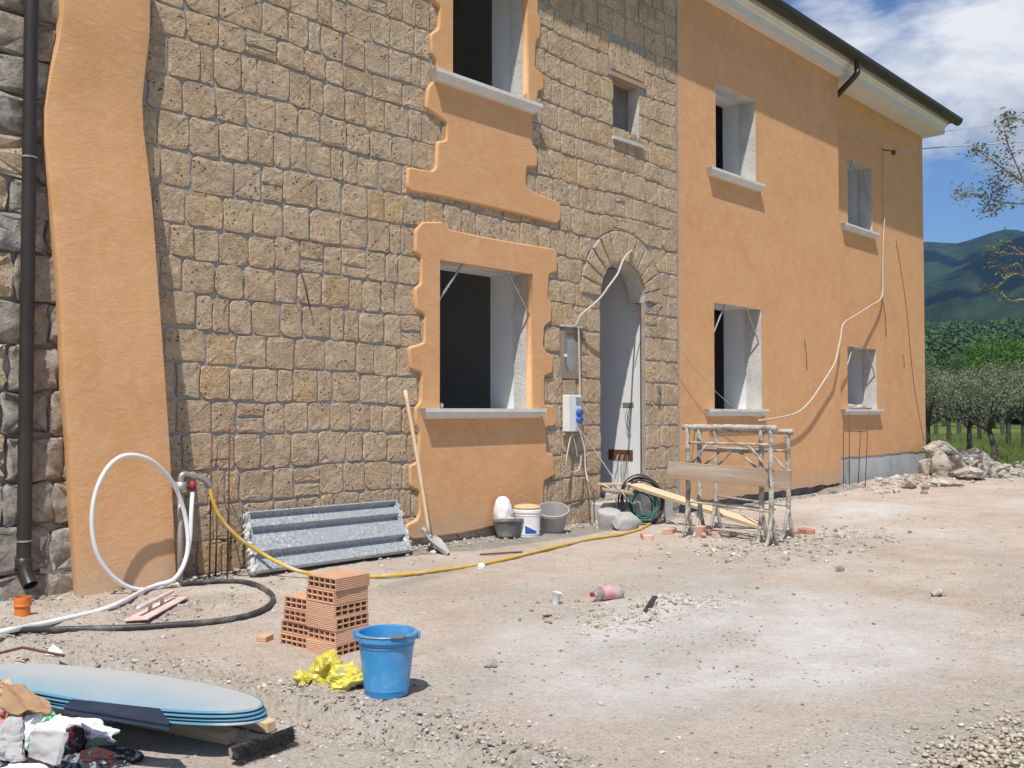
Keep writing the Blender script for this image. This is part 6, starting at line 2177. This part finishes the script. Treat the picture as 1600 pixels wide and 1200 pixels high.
# overhanging tree at the right edge: trunk stands outside the picture
DT = 16.0
root = tag(empty("overhanging_tree", (0, 0, 0)), "sparse young tree whose twigs reach in from the right edge", "tree")
tb = dp(1800, 700, DT)
tb.z = gz(tb.x, tb.y)
root.location = tb
q = lambda px, py, dd=0.0: dp(px, py, DT + dd) - tb
b = MB()
b.tube([Vector((0, 0, -.1)), q(1795, 560), q(1790, 400), q(1770, 250), q(1760, 100)], [.14, .12, .10, .06, .03], 9, smooth=4)
BR = [([(1785, 400), (1700, 345), (1640, 305), (1600, 285), (1575, 268), (1550, 250), (1530, 237), (1520, 231)], .035, 1),
      ([(1600, 285), (1585, 250), (1575, 225), (1570, 200), (1580, 180)], .014, 1), ([(1575, 268), (1560, 290), (1548, 276)], .01, 1),
      ([(1775, 300), (1700, 235), (1640, 200), (1600, 188), (1575, 183), (1568, 190)], .03, 1),
      ([(1640, 305), (1600, 318), (1565, 315), (1535, 306), (1510, 304), (1496, 303)], .016, 1), ([(1565, 315), (1550, 328), (1540, 328)], .008, 1), ([(1565, 315), (1556, 300), (1558, 292)], .008, 1),
      ([(1787, 520), (1700, 492), (1640, 474), (1600, 468), (1580, 470), (1565, 458)], .03, 0), ([(1640, 474), (1600, 432), (1580, 430), (1560, 447), (1542, 452), (1524, 451)], .014, 0),
      ([(1600, 432), (1592, 412), (1570, 418), (1548, 410)], .010, 0), ([(1787, 500), (1700, 430), (1640, 402), (1600, 398), (1570, 396), (1556, 394), (1546, 386)], .02, 0),
      ([(1600, 398), (1585, 388), (1568, 380)], .007, 0), ([(1580, 430), (1572, 424), (1564, 420)], .006, 0)]
LC, LN, LT = [], [], []
rgl = random.Random(9)
for k, (pp, r, leafy) in enumerate(BR):
    pts = [q(x, y, .25 * math.sin(i * 1.3 + k)) for i, (x, y) in enumerate(pp)]
    b.tube(pts, [r * (1 - .78 * i / (len(pts) - 1)) for i in range(len(pts))], 6, smooth=4)
    sm, _ = catmull(pts, 6)
    nl = len(sm) * (8 if leafy else 4)
    for _ in range(nl):
        c = sm[int(len(sm) * (rgl.random() ** .7) * .999)]
        o_ = Vector((rgl.gauss(0, .09), rgl.gauss(0, .09), rgl.gauss(0, .07)))
        if rgl.random() < (.9 if leafy else .55):
            LC.append(c + o_ * (1 if leafy else .6))
            LN.append((rgl.gauss(0, .6), rgl.gauss(0, .6), 1))
            LT.append(rgl.random())
b.build("trunk", "pale_bark", root, smooth=True)
leafmesh("crown", np.array([tuple(v) for v in LC]), np.array(LN), .042, LT, "pale_leaf", root, asp=.42)

# far slopes ----------------------------------------------------------------------------------
def az_of(px):
    d = ray(px, 641)
    return math.atan2(d[1], d[0])
def tan_el(px, py):
    d = ray(px, py)
    return d[2] / math.hypot(d[0], d[1])
def slope_mesh(name, prof, r0, r1, amp, label, seed, nr=46, na=200, pw=1.0, a_lo=-.9, a_hi=1.15):
    """a hillside seen from the yard: skyline by azimuth, from its foot r0 up to the crest r1 and down behind"""
    A = np.array(sorted([(az_of(px), tan_el(px, py)) for px, py in prof]))
    az = np.linspace(a_lo, a_hi, na)
    te = np.interp(az, A[:, 0], A[:, 1])
    vs = np.zeros((na, nr, 3))
    for j in range(nr):
        t = j / (nr - 1) * 1.5
        r = r0 + (r1 - r0) * t
        x = CAM[0] + r * np.cos(az)
        y = CAM[1] + r * np.sin(az)
        rough = fbm(x * .004 + seed, y * .004, 6, .55) - .5
        if t <= 1:
            s = t ** pw
            z = (te * r1 + EYE) * s + amp * rough * 4 * t * (1 - t) * 1.2 - 2
        else:
            z = (te * r1 + EYE) * (1 - (t - 1) * 1.2) + amp * rough * (t - 1) - 2
        z = z + 6 * (fbm(x * .03, y * .03, 3, .6) - .5) * (r1 / 3000)
        vs[:, j] = np.stack([x, y, z], -1)
    idx = np.arange(na * nr).reshape(na, nr)
    fs = np.stack([idx[:-1, :-1], idx[:-1, 1:], idx[1:, 1:], idx[1:, :-1]], -1).reshape(-1, 4)
    o = mesh(name, vs.reshape(-1, 3), fs.tolist(), "mountain_forest", smooth=True)
    return tag(o, label, kind="structure")
slope_mesh("mountain", [(200, 470), (700, 430), (1000, 400), (1300, 385), (1443, 376), (1500, 379), (1530, 371), (1560, 360), (1580, 356), (1595, 358), (1640, 372), (1800, 410), (2300, 480), (3200, 560)], 1500, 3300, 260, "high wooded mountain behind the house under the clouds", 3.0)
slope_mesh("hills", [(200, 560), (900, 540), (1300, 500), (1400, 470), (1443, 446), (1500, 420), (1550, 393), (1590, 370), (1620, 364), (1700, 372), (1900, 420), (2400, 520), (3200, 600)], 900, 2350, 200, "dark wooded spur in front of the mountain", 9.0, pw=1.15)
slope_mesh("foothill", [(200, 590), (900, 570), (1300, 530), (1443, 516), (1500, 514), (1550, 512), (1600, 508), (1700, 505), (2000, 530), (2600, 590), (3200, 620)], 130, 640, 14, "low green foothill behind the olive grove", 5.0, pw=1.0, nr=40)
foot = bpy.data.objects["foothill"]
# woodland on the foothill: a mass of crowns
rg = np.random.RandomState(15)
A = np.array(sorted([(az_of(px), tan_el(px, py)) for px, py in ((1300, 530), (1443, 516), (1550, 512), (1600, 508), (1700, 505), (1800, 510))]))
LC, LN, LT = [], [], []
nt = 1900
az = rg.uniform(az_of(1760), az_of(1400), nt)
rr = 120 + 540 * rg.uniform(0, 1, nt) ** .75
te = np.interp(az, A[:, 0], A[:, 1])
for k in range(nt):
    t = (rr[k] - 130) / 510
    z0 = max(0, (te[k] * 640 + EYE) * t) - 2
    R0 = rg.uniform(2.2, 4.6)
    c0 = np.array([CAM[0] + rr[k] * math.cos(az[k]), CAM[1] + rr[k] * math.sin(az[k]), z0 + R0 * .9])
    m = 100
    d = rg.normal(size=(m, 3))
    d /= np.linalg.norm(d, axis=1, keepdims=True)
    d[:, 2] = np.abs(d[:, 2]) - .25
    LC.append(c0 + d * R0 * rg.uniform(.75, 1.05, (m, 1)))
    LN.append(d + rg.normal(0, .45, (m, 3)))
    LT.append(np.clip(rg.uniform(.0, .75) + rg.uniform(0, .25, m), 0, 1))
LC, LN, LT = np.concatenate(LC), np.concatenate(LN), np.concatenate(LT)
o = leafmesh("woodland", LC, LN, rg.uniform(.42, .85, len(LC)), LT, "wood_leaf", asp=.75)
tag(o, "dense green woodland covering the foothill behind the olives", kind="stuff")
# mast on the ridge
mp_ = dp(1570, 361, 3150)
root = tag(empty("mast", mp_), "tiny lattice mast standing on the mountain ridge", "mast")
for s in (-1, 1):
    for t in (-1, 1):
        MB().tube([(s * 2.2, t * 2.2, -12), (s * .6, t * .6, 20)], .8, 5).build("leg", "thin_wire", root)
for z_ in (2, 9, 15):
    MB().box((-3.5, -3.5, z_), (3.5, 3.5, z_ + 1.4)).build("platform", "thin_wire", root)
# the cloud whose shadow lies on the spur
ctr = dp(1545, 455, 2050)
k_ = 1500 / (-SUN.z)
cc = ctr - SUN * k_
rgc = random.Random(2)
b = MB()
for k in range(52):
    v, f = ICO[2]
    a, r = rgc.uniform(0, 6.28), rgc.random() ** .5
    s = rgc.uniform(90, 200)
    off = Vector((math.cos(a) * r * 760, math.sin(a) * r * 900, rgc.uniform(-20, 60)))
    o3 = Vector((rgc.uniform(0, 50), 3, 7))
    b.add([off + Vector((p.x * s, p.y * s, p.z * s * .5)) * (1 + .35 * noise.noise(p * 1.9 + o3)) for p in v], f)
tag(mesh("cloud", b.v, b.f, "cloud_white", smooth=True, loc=cc), "cumulus cloud overhead whose shadow darkens the wooded spur", kind="stuff")

# the air: a faint even haze round the whole place
hz = MB().box((-5300, -5300, -4.5), (5300, 5300, 640)).build("haze", None)
hm = bpy.data.materials.new("haze_air")
hm.use_nodes = True
hm.node_tree.nodes.clear()
ho = hm.node_tree.nodes.new("ShaderNodeOutputMaterial")
hv = hm.node_tree.nodes.new("ShaderNodeVolumePrincipled")
hv.inputs["Color"].default_value = (0.33, 0.58, 1.0, 1)
hv.inputs["Density"].default_value = HAZE
hm.node_tree.links.new(hv.outputs[0], ho.inputs["Volume"])
hz.data.materials.append(hm)
tag(hz, "thin bluish air between the yard and the mountain", kind="stuff")
